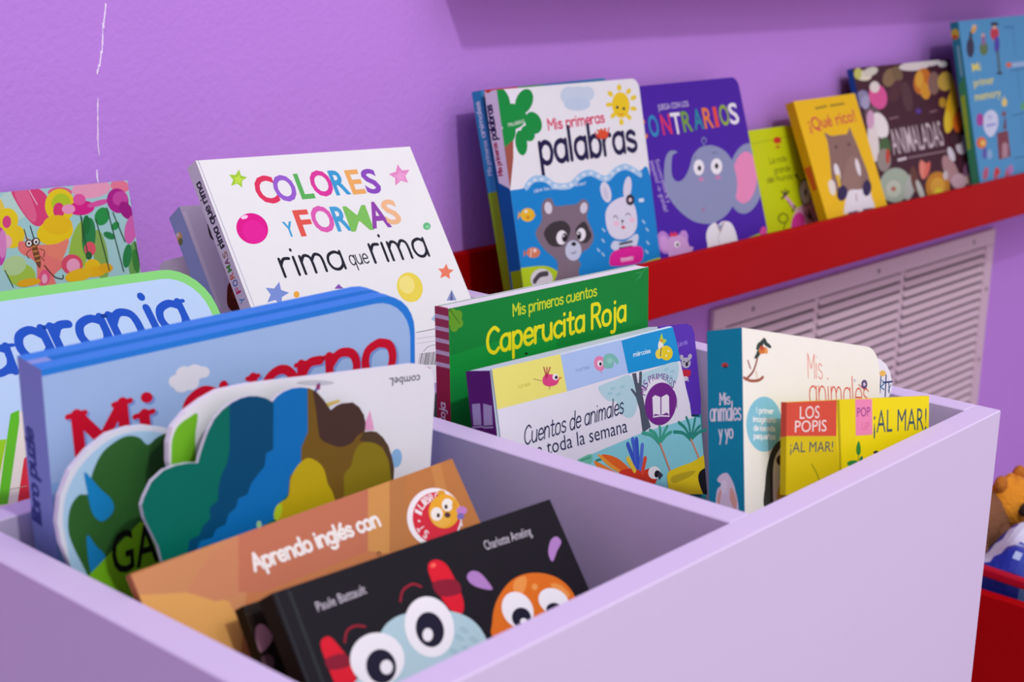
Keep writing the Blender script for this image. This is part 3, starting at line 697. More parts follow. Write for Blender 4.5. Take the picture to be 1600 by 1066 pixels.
    ['t','F','f0e2dc',[109,-88,273,-89],63.0,'LOS','b',0.0,0,0],
    ['t','F','f0e2dc',[70,-155,334,-160],58.9,'POPIS','b',0.0,0,0],
    ['t','F','39505e',[32,-255,392,-269],52.6,'¡AL MAR!','b',0.0,0,0],
    ['p','F','ef8cb4',[583,-1,734,-3,742,-195,592,-194]],
    ['t','F','8a2f86',[601,-95,719,-93],48.2,'POP','b',0.0,0,0],
    ['t','F','e0709c',[645,-169,713,-167],42.0,'UP','b',0.0,0,0],
    ['t','F','3a5560',[753,-186,1259,-189],121.5,'¡AL MAR!','b',-0.008,0,0],
    ['l','F','7a8a18',[212,-325,251,-369,279,-413],6.9,1],
    ['s','F','2f8a3a',[605,-293,597,-260,618,-223,637,-262,631,-296]],
    ['e','F','2f8a3a',[566,-339,50,2,5,-15]],
    ['e','F','2f7a4a',[642,-322,14,-4,-10,-16]],
    ['e','F','3a3a30',[778,-293,26,-1,0,-10]],
    ['l','F','2f7a3a',[619,-293,611,-347],5.9,1],
  ],
  'animales': [
    ['p','S','3396c6',[-18,51,167,42,79,-984,-188,-975]],
    ['p','S','86b41c',[-188,-975,125,-959,116,-1941,-68,-1929]],
    ['t','S','cfe6f2',[83,-442,77,-103],57.8,'animales','h',13.1,0,0],
    ['t','S','bfe0f0',[86,-803,88,-473],47.4,'Mis primeros','h',10.5,0,0],
    ['p','F','cf3038',[59,19,553,3,531,-85,36,-71]],
    ['p','F','2f9a4a',[556,15,980,-11,954,-114,531,-85]],
    ['p','F','3a78b8',[985,9,2662,-38,2630,-160,964,-73]],
  ],
  'palabras': [
    ['p','F','f0eff8',[-47,-71,12,-6,498,-2,175,-479,-72,-911,-78,-792]],
    ['e','F','0a9440',[60,-96,101,19,47,-116]],
    ['e','F','0a9440',[381,-131,113,-34,-91,-110]],
    ['e','F','0a9440',[159,-260,224,-15,-26,-121]],
    ['e','F','0a9440',[478,-341,120,18,38,-105]],
    ['e','F','0a9440',[255,-515,88,1,1,-119]],
    ['e','F','0a9440',[78,-422,97,-25,-78,-119]],
    ['e','F','0a9440',[374,-434,89,24,49,-73]],
    ['p','F','a3574a',[-10,-543,143,-480,107,-651,7,-919,-36,-915]],
    ['p','F','8a4840',[-36,-915,-10,-543,12,-545,3,-879]],
    ['t','F','e8f4e8',[101,-354,348,-332],35.5,'PALABRAS','b',0,0,0],
    ['e','F','cbdcec',[1105,-116,157,-9,-19,-90]],
    ['e','F','cbdcec',[1242,-119,208,-12,-19,-86]],
    ['e','F','cbdcec',[1384,-114,126,-7,-16,-75]],
    ['e','F','c3d6ea',[1207,-205,215,-13,-14,-66]],
    ['e','F','f3d21c',[1941,-260,157,-3,-13,-133]],
    ['e','F','efd42e',[1949,-81,41,-2,-7,-34]],
    ['e','F','efd42e',[2105,-128,31,-15,-40,-26]],
    ['e','F','efd42e',[2181,-198,16,-22,-56,-14]],
    ['e','F','efd42e',[2157,-310,-12,-23,-58,10]],
    ['e','F','efd42e',[2055,-390,-35,-13,-33,29]],
    ['e','F','efd42e',[1914,-433,41,-3,-7,-34]],
    ['e','F','efd42e',[1782,-357,27,-17,-43,-23]],
    ['e','F','efd42e',[1737,-243,2,-23,-58,-2]],
    ['e','F','efd42e',[1782,-136,34,13,32,-28]],
    ['e','F','2a2440',[1873,-279,26,-2,-3,-15]],
    ['e','F','2a2440',[1985,-299,26,-2,-3,-15]],
    ['l','F','d8883a',[1878,-342,1919,-360,1970,-348],11.7,1],
    ['t','F','da3a68',[689,-425,1620,-412],103.1,'Mis primeras','h',20.6,0,0],
    ['t','F','1d1747',[497,-738,2117,-740],316.7,'palabras','h',52.1,0,0],
    ['l','F','d8402a',[1466,-559,1442,-504],19.9,0],
    ['l','F','d8402a',[1653,-530,1682,-479],20.2,0],
    ['l','F','d8402a',[1515,-499,1482,-485],19.9,0],
    ['e','F','e2522e',[1565,-536,93,-7,-9,-44]],
    ['e','F','e2522e',[1546,-488,21,-2,-4,-19]],
    ['e','F','e2522e',[1611,-489,21,-2,-4,-19]],
    ['l','F','d8402a',[1481,-570,1521,-552],14.2,0],
    ['l','F','d8402a',[1625,-575,1612,-553],14.4,0],
    ['s','F','0d88d2',[-37,-964,-1,-942,203,-939,345,-873,539,-882,687,-965,920,-982,1108,-907,1286,-897,1520,-979,1719,-905,1909,-890,2124,-956,2304,-1022,2293,-2165,973,-2028,-156,-1893]],
    ['l','F','a6cfee',[242,-935,361,-875,537,-888,686,-969,918,-988,1107,-913,1286,-899,1519,-983,1718,-912,1908,-897,2134,-997],64.3,1],
    ['e','F','dcebf8',[290,-908,28,2,3,-14]],
    ['e','F','dcebf8',[382,-881,29,2,3,-14]],
    ['e','F','dcebf8',[489,-884,29,2,3,-14]],
    ['e','F','dcebf8',[596,-923,29,2,3,-14]],
    ['e','F','dcebf8',[687,-965,29,2,3,-14]],
    ['e','F','dcebf8',[817,-982,30,2,3,-14]],
    ['e','F','dcebf8',[937,-980,30,2,3,-14]],
    ['e','F','dcebf8',[1051,-933,31,2,3,-14]],
    ['e','F','dcebf8',[1161,-906,31,2,3,-15]],
    ['e','F','dcebf8',[1285,-901,31,2,3,-15]],
    ['e','F','dcebf8',[1402,-942,32,2,3,-15]],
    ['e','F','dcebf8',[1520,-979,32,2,3,-15]],
    ['e','F','dcebf8',[1638,-941,32,2,3,-15]],
    ['e','F','dcebf8',[1756,-909,33,2,4,-15]],
    ['e','F','dcebf8',[1889,-897,33,2,4,-15]],
    ['e','F','dcebf8',[2012,-941,34,2,4,-15]],
    ['t','F','e8f2fa',[345,-994,1174,-1008],36.8,'¿que los nombres se dicen?','b',0.0,0,0],
    ['s','F','b3d216',[-160,-1693,46,-1682,424,-1727,656,-1895,630,-2016,-186,-1888]],
    ['s','F','b3d216',[1355,-1914,1723,-1924,2350,-1902,2356,-2061,1337,-1998]],
    ['e','F','eec02a',[206,-1197,106,-12,-13,-63]],
    ['p','F','f0a828',[103,-1189,81,-1146,48,-1226]],
    ['e','F','f6f0e0',[188,-1162,22,-3,-3,-16]],
    ['e','F','d8882a',[207,-1221,28,-3,-3,-16]],
    ['p','F','e8b020',[278,-1189,331,-1215,268,-1238]],
    ['e','F','d9805e',[215,-1561,101,-14,-10,-49]],
    ['p','F','c87050',[112,-1551,81,-1516,60,-1584]],
    ['e','F','f2dcd0',[242,-1544,25,-3,-4,-18]],
    ['l','F','f0d8cc',[192,-1521,167,-1595],12.9,1],
    ['s','F','80707e',[436,-1986,543,-1795,550,-1683,394,-1559,297,-1434,299,-1363,406,-1275,430,-1145,496,-1082,595,-1082,645,-1159,811,-1172,981,-1178,1075,-1145,1157,-1168,1179,-1230,1123,-1329,1195,-1518,1113,-1620,952,-1670,897,-1732,928,-1778,873,-1844,896,-2058]],
    ['e','F','dcdae6',[531,-1167,59,-2,1,-59]],
    ['e','F','d6d4e2',[1091,-1231,57,-11,-25,-53]],
    ['s','F','3b343a',[419,-1384,545,-1318,713,-1314,799,-1353,833,-1420,755,-1514,654,-1559,499,-1532,432,-1462]],
    ['s','F','3b343a',[910,-1429,1008,-1374,1086,-1371,1137,-1458,1159,-1524,1055,-1578,937,-1542]],
    ['e','F','f2f2f6',[678,-1475,81,-16,-26,-67]],
    ['e','F','f2f2f6',[991,-1486,73,-14,-24,-62]],
    ['e','F','17141c',[721,-1482,40,-5,-9,-44]],
    ['e','F','17141c',[955,-1492,37,-5,-9,-41]],
    ['e','F','f2f2f6',[711,-1463,13,-2,-2,-10]],
    ['e','F','f2f2f6',[949,-1472,14,-2,-2,-10]],
    ['e','F','c9d2e6',[834,-1624,128,-17,-21,-98]],
    ['e','F','1c181e',[854,-1562,40,-5,-4,-20]],
    ['l','F','6a5a6a',[796,-1640,834,-1654,875,-1638],10.9,1],
    ['e','F','dedbe2',[288,-1829,166,-25,-21,-99]],
    ['l','F','4a444e',[174,-1833,265,-1785,379,-1788],51.7,1],
    ['e','F','dfdfee',[1491,-1115,86,3,21,-106]],
    ['e','F','dfdfee',[1873,-1111,69,-11,-46,-114]],
    ['e','F','cfcfe4',[1488,-1125,39,2,14,-68]],
    ['s','F','e0e0ef',[1434,-1344,1495,-1265,1616,-1214,1806,-1196,1924,-1259,1974,-1364,1956,-1516,1850,-1601,1676,-1623,1518,-1581,1436,-1484]],
    ['e','F','2c2436',[1894,-1238,74,-8,-12,-56]],
    ['e','F','e8d0d8',[1894,-1238,30,-3,-5,-21]],
    ['l','F','6a6078',[1565,-1381,1612,-1369,1640,-1408],11.5,1],
    ['l','F','6a6078',[1783,-1385,1832,-1369,1867,-1399],11.7,1],
    ['e','F','3a2c34',[1712,-1438,22,-3,-3,-15]],
    ['l','F','6a5060',[1704,-1459,1697,-1488],8.8,1],
    ['e','F','d8404a',[1713,-1503,33,-4,-3,-15]],
    ['e','F','efc8dc',[1601,-1450,51,-6,-5,-25]],
    ['e','F','efc8dc',[1884,-1445,52,-6,-6,-26]],
    ['s','F','d2dcf0',[1464,-1660,1528,-1619,1708,-1649,1908,-1598,1959,-1626,1914,-1709,1838,-1743,1610,-1755,1475,-1694]],
    ['l','F','2a2a3a',[1611,-1664,1836,-1665],23.2,0],
    ['l','F','2a2a3a',[1602,-1707,1825,-1715],23.2,0],
    ['s','F','e31c9c',[1408,-1803,1467,-1732,1619,-1713,1882,-1718,1997,-1755,2003,-1831,1919,-1897,1618,-1887,1421,-1859]],
    ['p','F','f08ac8',[1598,-1808,1822,-1817,1820,-1861,1596,-1852]],
    ['t','F','fbeaf4',[1607,-1838,1824,-1842],30.5,'Flotador','b',0,0,0],
    ['l','F','bfe0f4',[1359,-1475,1389,-1504],17.0,0],
    ['l','F','bfe0f4',[1326,-1577,1356,-1607],17.0,0],
    ['l','F','bfe0f4',[1297,-1713,1326,-1743],17.0,0],
    ['l','F','bfe0f4',[2069,-1474,2101,-1505],18.0,0],
    ['l','F','bfe0f4',[2116,-1562,2148,-1593],18.1,0],
    ['l','F','bfe0f4',[2098,-1700,2130,-1731],18.1,0],
    ['l','F','bfe0f4',[2059,-1790,2091,-1821],18.1,0],
    ['l','F','bfe0f4',[1229,-1661,1258,-1690],16.9,0],
    ['p','F','d8ecf8',[2046,-1244,2138,-1245,2138,-1283,2046,-1279]],
    ['p','S','f0eff8',[-26,47,151,43,179,-921,88,-923,24,-867]],
    ['p','S','0b5fa6',[21,-857,152,-929,147,-1917,-8,-1910]],
    ['p','S','88a80c',[17,-1709,160,-1696,147,-1917,18,-1911]],
    ['t','S','b02a58',[85,-794,62,-485],51.8,'Mis primeras','h',11.7,0,0],
    ['t','S','2a2458',[72,-456,63,-131],77.6,'palabras','h',18.1,0,0],
    ['p','S','d8402a',[-10,16,125,12,36,-19]],
  ],
  'contr': [
    ['t','F','e6ddf0',[611,-281,1182,-275],61.2,'JUEGA CON LOS','b',0.0,0,0],
    ['t','F','ee8a1c',[169,-563,329,-565],209.0,'C','b',0.05,0,0],
    ['t','F','2a93c6',[380,-554,553,-556],225.1,'O','b',0.05,0,0],
    ['t','F','df3464',[613,-553,784,-554],219.3,'N','b',0.05,0,0],
    ['t','F','f3f1f6',[798,-560,978,-562],229.3,'T','b',0.05,0,0],
    ['t','F','7aa936',[1000,-551,1177,-553],223.1,'R','b',0.05,0,0],
    ['t','F','1e93a2',[1214,-543,1394,-545],225.2,'A','b',0.05,0,0],
    ['t','F','ee8432',[1410,-544,1593,-546],227.1,'R','b',0.05,0,0],
    ['t','F','e64e4a',[1619,-544,1698,-545],224.4,'I','b',0.05,0,0],
    ['t','F','9ab828',[1736,-538,1925,-539],230.3,'O','b',0.05,0,0],
    ['t','F','f3f1f6',[1927,-535,2119,-537],232.1,'S','b',0.05,0,0],
    ['e','F','8f98be',[2026,-1180,358,-60,-216,-393]],
    ['e','F','ee92c0',[2000,-1166,247,-36,-140,-290]],
    ['s','F','8f98be',[452,-1138,481,-978,541,-840,611,-764,690,-734,779,-747,794,-765,708,-784,654,-871,621,-992,660,-1062,748,-1078,857,-1037,970,-944,1070,-828,1213,-756,1347,-737,1509,-751,1690,-821,1801,-939,1835,-1116,1795,-1286,1663,-1445,1475,-1551,1234,-1603,1054,-1595,825,-1530,624,-1395,504,-1257]],
    ['l','F','8a90b0',[1332,-729,1294,-679,1342,-645,1385,-670,1358,-706],14.4,1],
    ['e','F','f4f4f8',[1142,-965,98,-10,-29,-86]],
    ['e','F','f4f4f8',[1483,-986,109,-11,-31,-89]],
    ['e','F','181828',[1150,-974,35,-3,-10,-29]],
    ['e','F','181828',[1485,-982,36,-4,-11,-31]],
    ['e','F','c88ab8',[1144,-1098,53,-6,-8,-24]],
    ['e','F','c88ab8',[1470,-1111,54,-6,-9,-25]],
    ['l','F','b85070',[1040,-1424,1070,-1443,1099,-1410],11.3,1],
    ['l','F','5a6080',[1444,-831,1520,-827,1549,-851],8.7,1],
    ['l','F','5a6080',[1091,-851,1138,-838],8.5,1],
    ['s','F','f0eef4',[1033,-1708,1113,-1634,1234,-1603,1296,-1636,1380,-1608,1522,-1633,1588,-1716,1606,-1827,1570,-1930,1058,-1902,1016,-1811]],
    ['p','F','8f98be',[1268,-1611,1328,-1651,1416,-1613,1304,-1722]],
    ['l','F','c8a050',[1259,-1614,1305,-1718,1423,-1614],8.6,1],
    ['l','F','b0a8b8',[1305,-1718,1247,-1779,1247,-1886],8.6,1],
    ['t','F','c9b8e8',[279,-815,353,-1383],79.5,'pequeno? -o- grande?','b',0,0,0],
    ['t','F','c9b8e8',[373,-814,435,-1290],73.5,'Encontremos la y','b',0,0,0],
    ['e','F','be86d6',[242,-1695,119,-1,2,-124]],
    ['e','F','d8a0e2',[240,-1701,73,-1,2,-84]],
    ['e','F','c890da',[591,-1701,84,-19,-52,-87]],
    ['s','F','d4a2da',[346,-1658,537,-1653,654,-1720,681,-1797,745,-1816,695,-1861,560,-1894,317,-1900,274,-1771]],
    ['e','F','f4eef6',[464,-1746,50,-7,-11,-33]],
    ['e','F','2a1c3a',[470,-1751,23,-3,-6,-18]],
    ['p','F','e0345c',[366,-1630,402,-1594,425,-1628,470,-1597,481,-1635,515,-1615,501,-1658,366,-1651]],
    ['s','F','9fb91e',[1585,-1889,1786,-1862,2112,-1833,2351,-1838,2353,-2061,1541,-2013]],
    ['s','F','df4aa0',[2083,-1825,2153,-1772,2228,-1788,2209,-1897,2094,-1904]],
  ],
  'lime': [
    ['l','F','b0c018',[269,-162,1172,-134],12.6,0],
    ['s','F','d8402c',[740,-147,812,-120,900,-137,894,-196,767,-195]],
    ['e','F','c87a2a',[806,-245,50,-4,-6,-18]],
    ['t','F','5a6418',[567,-432,953,-429],68.4,'La más','h',10.3,0,0],
    ['t','F','5a6418',[631,-559,999,-555],73.2,'grande','h',10.3,0,0],
    ['t','F','5a6418',[442,-656,1035,-657],68.4,'del mundo','h',10.3,0,0],
    ['s','F','ecaed2',[791,-1261,875,-1131,1037,-1033,1225,-995,1408,-979,1558,-1356,852,-1339]],
    ['e','F','e23aa2',[967,-1224,145,-32,-89,-132]],
    ['l','F','ecaed2',[970,-1037,822,-892,776,-836],52.8,1],
    ['l','F','2a1a28',[786,-846,727,-789],26.0,0],
    ['l','F','2a1a28',[786,-846,817,-775],26.0,0],
    ['l','F','2a1a28',[786,-846,884,-805],26.0,0],
    ['l','F','2a1a28',[786,-846,699,-878],26.0,0],
    ['e','F','1c1a1c',[1256,-856,143,-10,-31,-167]],
    ['e','F','f2f2ea',[1256,-856,122,-8,-28,-148]],
    ['e','F','1c1a1c',[1261,-857,26,-3,-15,-46]],
    ['l','F','1c1a1c',[1182,-719,1140,-644,1116,-623],20.0,1],
    ['e','F','1c1a1c',[1113,-632,34,-3,-6,-18]],
    ['l','F','1c1a1c',[876,-1061,981,-1003,918,-996],16.4,1],
    ['l','F','2a1a28',[1185,-1120,1269,-1201,1263,-1082,1327,-1232],30.1,0],
    ['e','F','1c1a1c',[657,-1117,115,-14,-20,-62]],
    ['e','F','d0e010',[657,-1117,90,-11,-16,-49]],
    ['l','F','1c1a1c',[687,-1183,626,-1241],16.2,1],
    ['l','F','1c1a1c',[815,-914,918,-1066],13.0,1],
  ],
  'rico': [
    ['t','F','cf2a4a',[190,-391,1349,-362],155.7,'¡Qué rico!','b',0.03,0,0],
    ['l','F','a08418',[459,-126,726,-115],27.8,0],
    ['l','F','a08418',[817,-117,1167,-113],28.4,0],
    ['s','F','8f7066',[348,-1069,457,-767,512,-555,491,-451,560,-467,656,-500,884,-503,1024,-503,1133,-433,1158,-535,1194,-667,1225,-844,1257,-1072,1197,-1239,937,-1259,530,-1235,350,-1166]],
    ['s','F','9a7a6e',[534,-1187,867,-833,1125,-834,1076,-1052,915,-1256,660,-1251]],
    ['e','F','5a4440',[676,-648,31,-3,-13,-23]],
    ['e','F','5a4440',[994,-644,31,-3,-13,-23]],
    ['e','F','ece8ea',[536,-957,63,1,-8,-107]],
    ['e','F','ece8ea',[1060,-952,51,1,-8,-114]],
    ['p','F','e8c030',[474,-987,469,-1180,512,-1185,569,-997]],
    ['s','F','eeeaf0',[428,-1465,558,-1311,701,-1219,950,-1236,1190,-1234,1177,-1361,1137,-1518,480,-1495]],
    ['l','F','a05060',[830,-1283,794,-1364],17.7,1],
    ['e','F','322652',[509,-1233,113,-25,-83,-90]],
    ['e','F','322652',[1131,-1237,106,-16,-71,-100]],
    ['s','F','efe8d8',[263,-1060,381,-1049,396,-1147,310,-1238,238,-1189]],
    ['p','F','4a2a58',[508,-1487,763,-1488,745,-1520,513,-1519]],
    ['p','F','4a2a58',[882,-1486,1146,-1502,1128,-1534,876,-1522]],
    ['p','S','cf5a20',[4,-829,105,-816,100,-1119,43,-1126]],
  ],
  'animaladas': [
    ['e','F','e8e4cc',[213,-108,197,-32,-45,-63]],
    ['e','F','d8d4c4',[413,-68,186,25,14,-55]],
    ['e','F','c8cc6a',[111,-76,89,-5,-28,-76]],
    ['e','F','8a7050',[846,-172,139,-39,-126,-116]],
    ['e','F','7a6448',[1055,-131,126,16,27,-102]],
    ['e','F','ded8d4',[1530,-50,404,1,-12,-64]],
    ['e','F','d8d4d0',[2000,-21,208,8,-3,-54]],
    ['e','F','c8742a',[1644,-274,208,-34,-132,-178]],
    ['e','F','e0a83a',[1580,-243,109,-7,-46,-116]],
    ['e','F','d89a30',[1666,-411,132,4,-7,-117]],
    ['e','F','8a6a60',[1933,-319,152,-10,-64,-160]],
    ['e','F','c8a84a',[2249,-311,196,-31,-98,-130]],
    ['e','F','b89030',[2054,-602,92,-7,-28,-70]],
    ['e','F','8f8cb0',[99,-410,152,-11,-42,-110]],
    ['e','F','a8a4c4',[147,-465,99,-7,-34,-90]],
    ['e','F','df5a9c',[470,-410,216,14,11,-168]],
    ['e','F','e8e0d8',[436,-277,119,-8,-29,-76]],
    ['e','F','6a5a60',[247,-628,181,-14,-38,-101]],
    ['e','F','553038',[917,-361,123,-35,-152,-139]],
    ['e','F','5a3a40',[1172,-458,128,3,-13,-210]],
    ['e','F','e0b020',[2241,-726,149,-23,-213,-311]],
    ['e','F','d8a828',[2432,-517,128,-2,-44,-218]],
    ['e','F','e8c83a',[2074,-879,92,-7,-64,-160]],
    ['e','F','dd6a22',[2357,-901,135,-11,-61,-151]],
    ['e','F','f0ece8',[370,-794,185,21,46,-175]],
    ['e','F','e8e2dc',[136,-981,128,-4,-52,-278]],
    ['e','F','d8a8c8',[173,-700,90,-7,-47,-125]],
    ['e','F','4a6a40',[368,-1107,137,-13,-58,-151]],
    ['e','F','9a9088',[288,-1255,164,-16,-57,-150]],
    ['e','F','c8402c',[398,-1214,46,-4,-39,-101]],
    ['e','F','a8b8a4',[436,-1610,351,-75,-157,-214]],
    ['e','F','c4ccb8',[371,-1655,183,-20,-42,-110]],
    ['e','F','b86a58',[371,-1655,55,-6,-12,-30]],
    ['e','F','b8bcb4',[806,-1651,111,-30,-173,-185]],
    ['e','F','6a4038',[930,-1584,97,-1,-11,-182]],
    ['e','F','c8c8c0',[1012,-1753,68,5,41,-155]],
    ['e','F','e07a6a',[1229,-1455,24,-88,-97,-8]],
    ['e','F','e88a78',[1171,-1476,78,-4,-25,-131]],
    ['e','F','e07060',[1291,-1488,53,-13,-95,-105]],
    ['e','F','c88428',[1467,-1750,307,-34,-83,-207]],
    ['e','F','e0a83a',[1467,-1750,187,-21,-52,-130]],
    ['e','F','e8d83a',[1465,-1818,98,-11,-21,-52]],
    ['e','F','b08a8c',[1898,-1578,172,20,97,-237]],
    ['e','F','c8a8b0',[2048,-1732,205,-22,-43,-106]],
    ['e','F','d4ccd4',[2356,-1235,168,-32,-98,-128]],
    ['e','F','4a3038',[2233,-1141,155,-14,-32,-80]],
    ['e','F','d8d4dc',[1994,-1340,82,7,29,-106]],
    ['e','F','9a6a8c',[2396,-1602,157,-16,-55,-134]],
    ['e','F','d8b4a8',[2367,-1738,136,-15,-33,-80]],
    ['e','F','d0c8c8',[1727,-1615,60,-6,-25,-63]],
    ['e','F','5a3a98',[1386,-675,68,-5,-14,-37]],
    ['e','F','d8d8d4',[2270,-63,134,-7,-17,-43]],
    ['t','F','d6c8cc',[552,-1208,1869,-1197],341.2,'ANIMALADAS','b',0.01,0,0],
    ['l','F','d8ccd0',[631,-1289,828,-1282],36.9,0],
    ['l','F','9a7f86',[900,-1283,1872,-1279],18.7,0],
    ['l','F','8a6870',[634,-724,853,-714],22.1,0],
    ['l','F','8a6870',[1675,-711,1858,-703],23.4,0],
  ],
  'memory': [
    ['l','F','2f6f9c',[1486,-147,1823,-162],19.2,0],
    ['l','F','2f6f9c',[1789,-160,1754,-591],19.5,0],
    ['l','F','2f6f9c',[1519,-789,2078,-783],19.3,0],
    ['l','F','2f6f9c',[1755,-804,1727,-1217],19.5,0],
    ['l','F','2f6f9c',[1377,-1443,1869,-1429],19.2,0],
    ['l','F','2f6f9c',[1689,-1442,1656,-1870],19.5,0],
    ['l','F','2f6f9c',[1249,-2055,1661,-2072],19.1,0],
    ['e','F','2a2c4a',[274,-381,123,-7,-43,-138]],
    ['e','F','33304a',[332,-236,49,-2,-28,-90]],
    ['e','F','d8a44a',[466,-128,67,-14,-70,-58]],
    ['e','F','e8c8a0',[478,-91,50,-2,-7,-21]],
    ['e','F','5a7a4a',[706,-419,140,-8,-31,-97]],
    ['e','F','8a6a9a',[734,-289,70,-4,-29,-92]],
    ['e','F','e0b090',[734,-228,44,-2,-8,-24]],
    ['e','F','c03048',[1135,-220,144,-7,-31,-98]],
    ['e','F','26203a',[1176,-89,144,-6,-9,-27]],
    ['e','F','e0b898',[1161,-138,59,-3,-8,-25]],
    ['e','F','4a3aa8',[1161,-388,92,-5,-38,-120]],
    ['l','F','4a5a50',[1152,-499,1126,-791],75.3,0],
    ['e','F','2a2c4a',[1123,-799,118,-8,-5,-16]],
    ['t','F','e6dc4a',[249,-718,517,-714],113.3,'Mi','b',0.03,0,0],
    ['t','F','e6dc4a',[228,-928,903,-928],108.8,'primer','b',0.03,0,0],
    ['t','F','e6dc4a',[197,-1127,1071,-1131],114.8,'memory','b',0.03,0,0],
    ['e','F','a83a9c',[269,-1400,112,-10,-28,-90]],
    ['s','F','cfd8f0',[381,-1410,485,-1323,687,-1299,849,-1369,851,-1508,716,-1621,536,-1673,374,-1574]],
    ['t','F','6a7ac8',[531,-1424,661,-1424],60.3,'24','b',0,0,0],
    ['l','F','8a98d8',[460,-1505,753,-1505],31.8,0],
    ['p','F','7a3a48',[763,-1639,1146,-1634,1126,-2014,707,-2024]],
    ['p','F','6a3444',[987,-1605,1091,-1446,1137,-1450,1104,-1616]],
    ['e','F','7a4a58',[1089,-1390,79,-7,-12,-38]],
    ['e','F','e0cf6a',[1154,-1227,92,-8,-19,-60]],
    ['p','F','b08a94',[824,-2009,885,-1819,995,-1788,1080,-1839,1026,-2008]],
    ['l','F','d8c8a0',[1167,-1144,1076,-1221],28.4,1],
    ['e','F','d86a3a',[218,-1723,161,-16,-25,-80]],
    ['e','F','e8c05a',[260,-1733,87,-9,-13,-42]],
    ['e','F','5a5ab0',[277,-1880,75,-8,-25,-80]],
    ['e','F','8ab0d8',[429,-1910,88,-9,-22,-69]],
    ['e','F','b85a78',[220,-2162,83,-16,-64,-84]],
    ['e','F','b85a78',[564,-2203,85,-17,-66,-85]],
    ['e','F','b85a78',[949,-2248,88,-17,-67,-86]],
    ['e','F','c83a3a',[604,-2180,89,-10,-17,-54]],
    ['e','F','b07ab8',[1065,-2205,92,-11,-23,-71]],
    ['e','F','d8684a',[1478,-701,94,-6,-12,-39]],
    ['l','F','9ab8d8',[1613,-710,2099,-720],67.8,0],
    ['e','F','5aa85a',[1773,-1335,69,-6,-18,-56]],
    ['p','S','2c7f98',[-61,30,171,12,112,-753,-59,-941,-95,-394]],
    ['p','S','3f8f6a',[-59,-941,112,-753,108,-2271,6,-2286]],
    ['p','S','9cb83a',[8,-1033,74,-1016,56,-1773,7,-1794]],
    ['e','S','c8b43a',[54,-166,61,-12,-11,-73]],
    ['e','S','c8502c',[48,-205,39,-7,-5,-31]],
    ['l','S','7fb4c4',[71,-343,70,-746],32.9,0],
  ],
  'flowers': [
    ['e','F','bfe3d8',[1328,-103,133,-13,-17,-104]],
    ['e','F','a4dcd8',[1917,-141,123,-12,-18,-108]],
    ['e','F','a8cf4a',[1301,-611,101,-50,-46,-77]],
    ['e','F','b8dc9a',[1256,-535,93,19,15,-68]],
    ['e','F','9cc84a',[1799,-475,77,-22,-77,-206]],
    ['e','F','8ab858',[1973,-550,62,0,-2,-201]],
    ['e','F','6fae5a',[2259,-622,56,-7,-25,-147]],
    ['e','F','f3c1cf',[1492,-48,77,-7,-12,-70]],
    ['e','F','f2a7c4',[1976,-37,167,1,-4,-72]],
    ['e','F','ef7f9a',[2228,-40,81,-20,-17,-46]],
    ['e','F','e76a8c',[1710,-41,99,-9,-7,-39]],
    ['e','F','f0d24a',[1134,-137,111,-11,-23,-136]],
    ['s','F','e2457c',[1325,11,1445,18,1557,-9,1612,-94,1614,-202,1555,-259,1474,-268,1408,-199,1350,-88]],
    ['l','F','f3c8d6',[1461,-1,1510,-112],7.4,0],
    ['s','F','ea6a94',[1344,-8,1442,1,1491,-172,1460,-240,1395,-163]],
    ['e','F','f0d71f',[1694,-138,123,-12,-21,-124]],
    ['e','F','b8d62a',[1707,-121,79,-7,-12,-71]],
    ['e','F','e03a78',[1678,-172,47,-5,-10,-57]],
    ['e','F','f2d418',[1622,-328,151,17,10,-95]],
    ['e','F','f0c81a',[1651,-278,119,-12,-12,-71]],
    ['e','F','efd820',[1255,-201,86,-9,-14,-86]],
    ['e','F','df4a86',[1249,-215,34,-3,-8,-45]],
    ['e','F','f0d424',[1291,-328,59,-42,-59,-69]],
    ['e','F','f2b8c8',[1210,-354,56,-6,-9,-52]],
    ['s','F','f08a72',[1375,-337,1452,-399,1607,-417,1722,-393,1674,-497,1584,-612,1522,-568,1438,-486]],
    ['s','F','ee7f76',[1360,-371,1307,-400,1327,-455,1429,-539,1422,-698,1557,-716,1559,-645,1659,-585,1750,-524,1626,-545]],
    ['e','F','e0506a',[1720,-584,88,-11,-13,-75]],
    ['e','F','f5a9c4',[1728,-594,56,-7,-9,-53]],
    ['e','F','e85a86',[1479,-652,44,-13,-21,-57]],
    ['e','F','f3b0c8',[1477,-661,23,-3,-6,-35]],
    ['e','F','e0218c',[1871,-173,111,0,-3,-54]],
    ['e','F','ea5aa4',[1861,-108,53,-5,-7,-43]],
    ['e','F','f5a0c8',[1759,-171,56,-5,-6,-36]],
    ['e','F','e258a8',[2019,-151,100,15,3,-21]],
    ['e','F','b51f90',[2189,-148,92,20,22,-93]],
    ['e','F','cf4aa8',[2213,-132,67,14,13,-54]],
    ['e','F','a51a86',[2250,-228,48,18,32,-68]],
    ['e','F','d868b4',[2268,-379,53,-14,-40,-106]],
    ['e','F','c84ab0',[1168,-384,48,-6,-23,-137]],
    ['e','F','e08ac8',[1189,-369,30,-3,-17,-103]],
    ['e','F','2a8a4a',[1895,-395,56,-10,-35,-142]],
    ['e','F','1f7a3a',[1890,-303,32,-3,-12,-72]],
    ['e','F','2a9a4a',[2033,-253,55,-24,-38,-62]],
    ['e','F','2a9a4a',[2135,-337,20,-19,-32,-25]],
    ['e','F','2a8a4a',[2071,-405,46,-25,-16,-22]],
    ['e','F','2a8a4a',[2202,-578,37,-9,-30,-89]],
    ['e','F','3a8a3a',[2270,-624,30,0,-1,-93]],
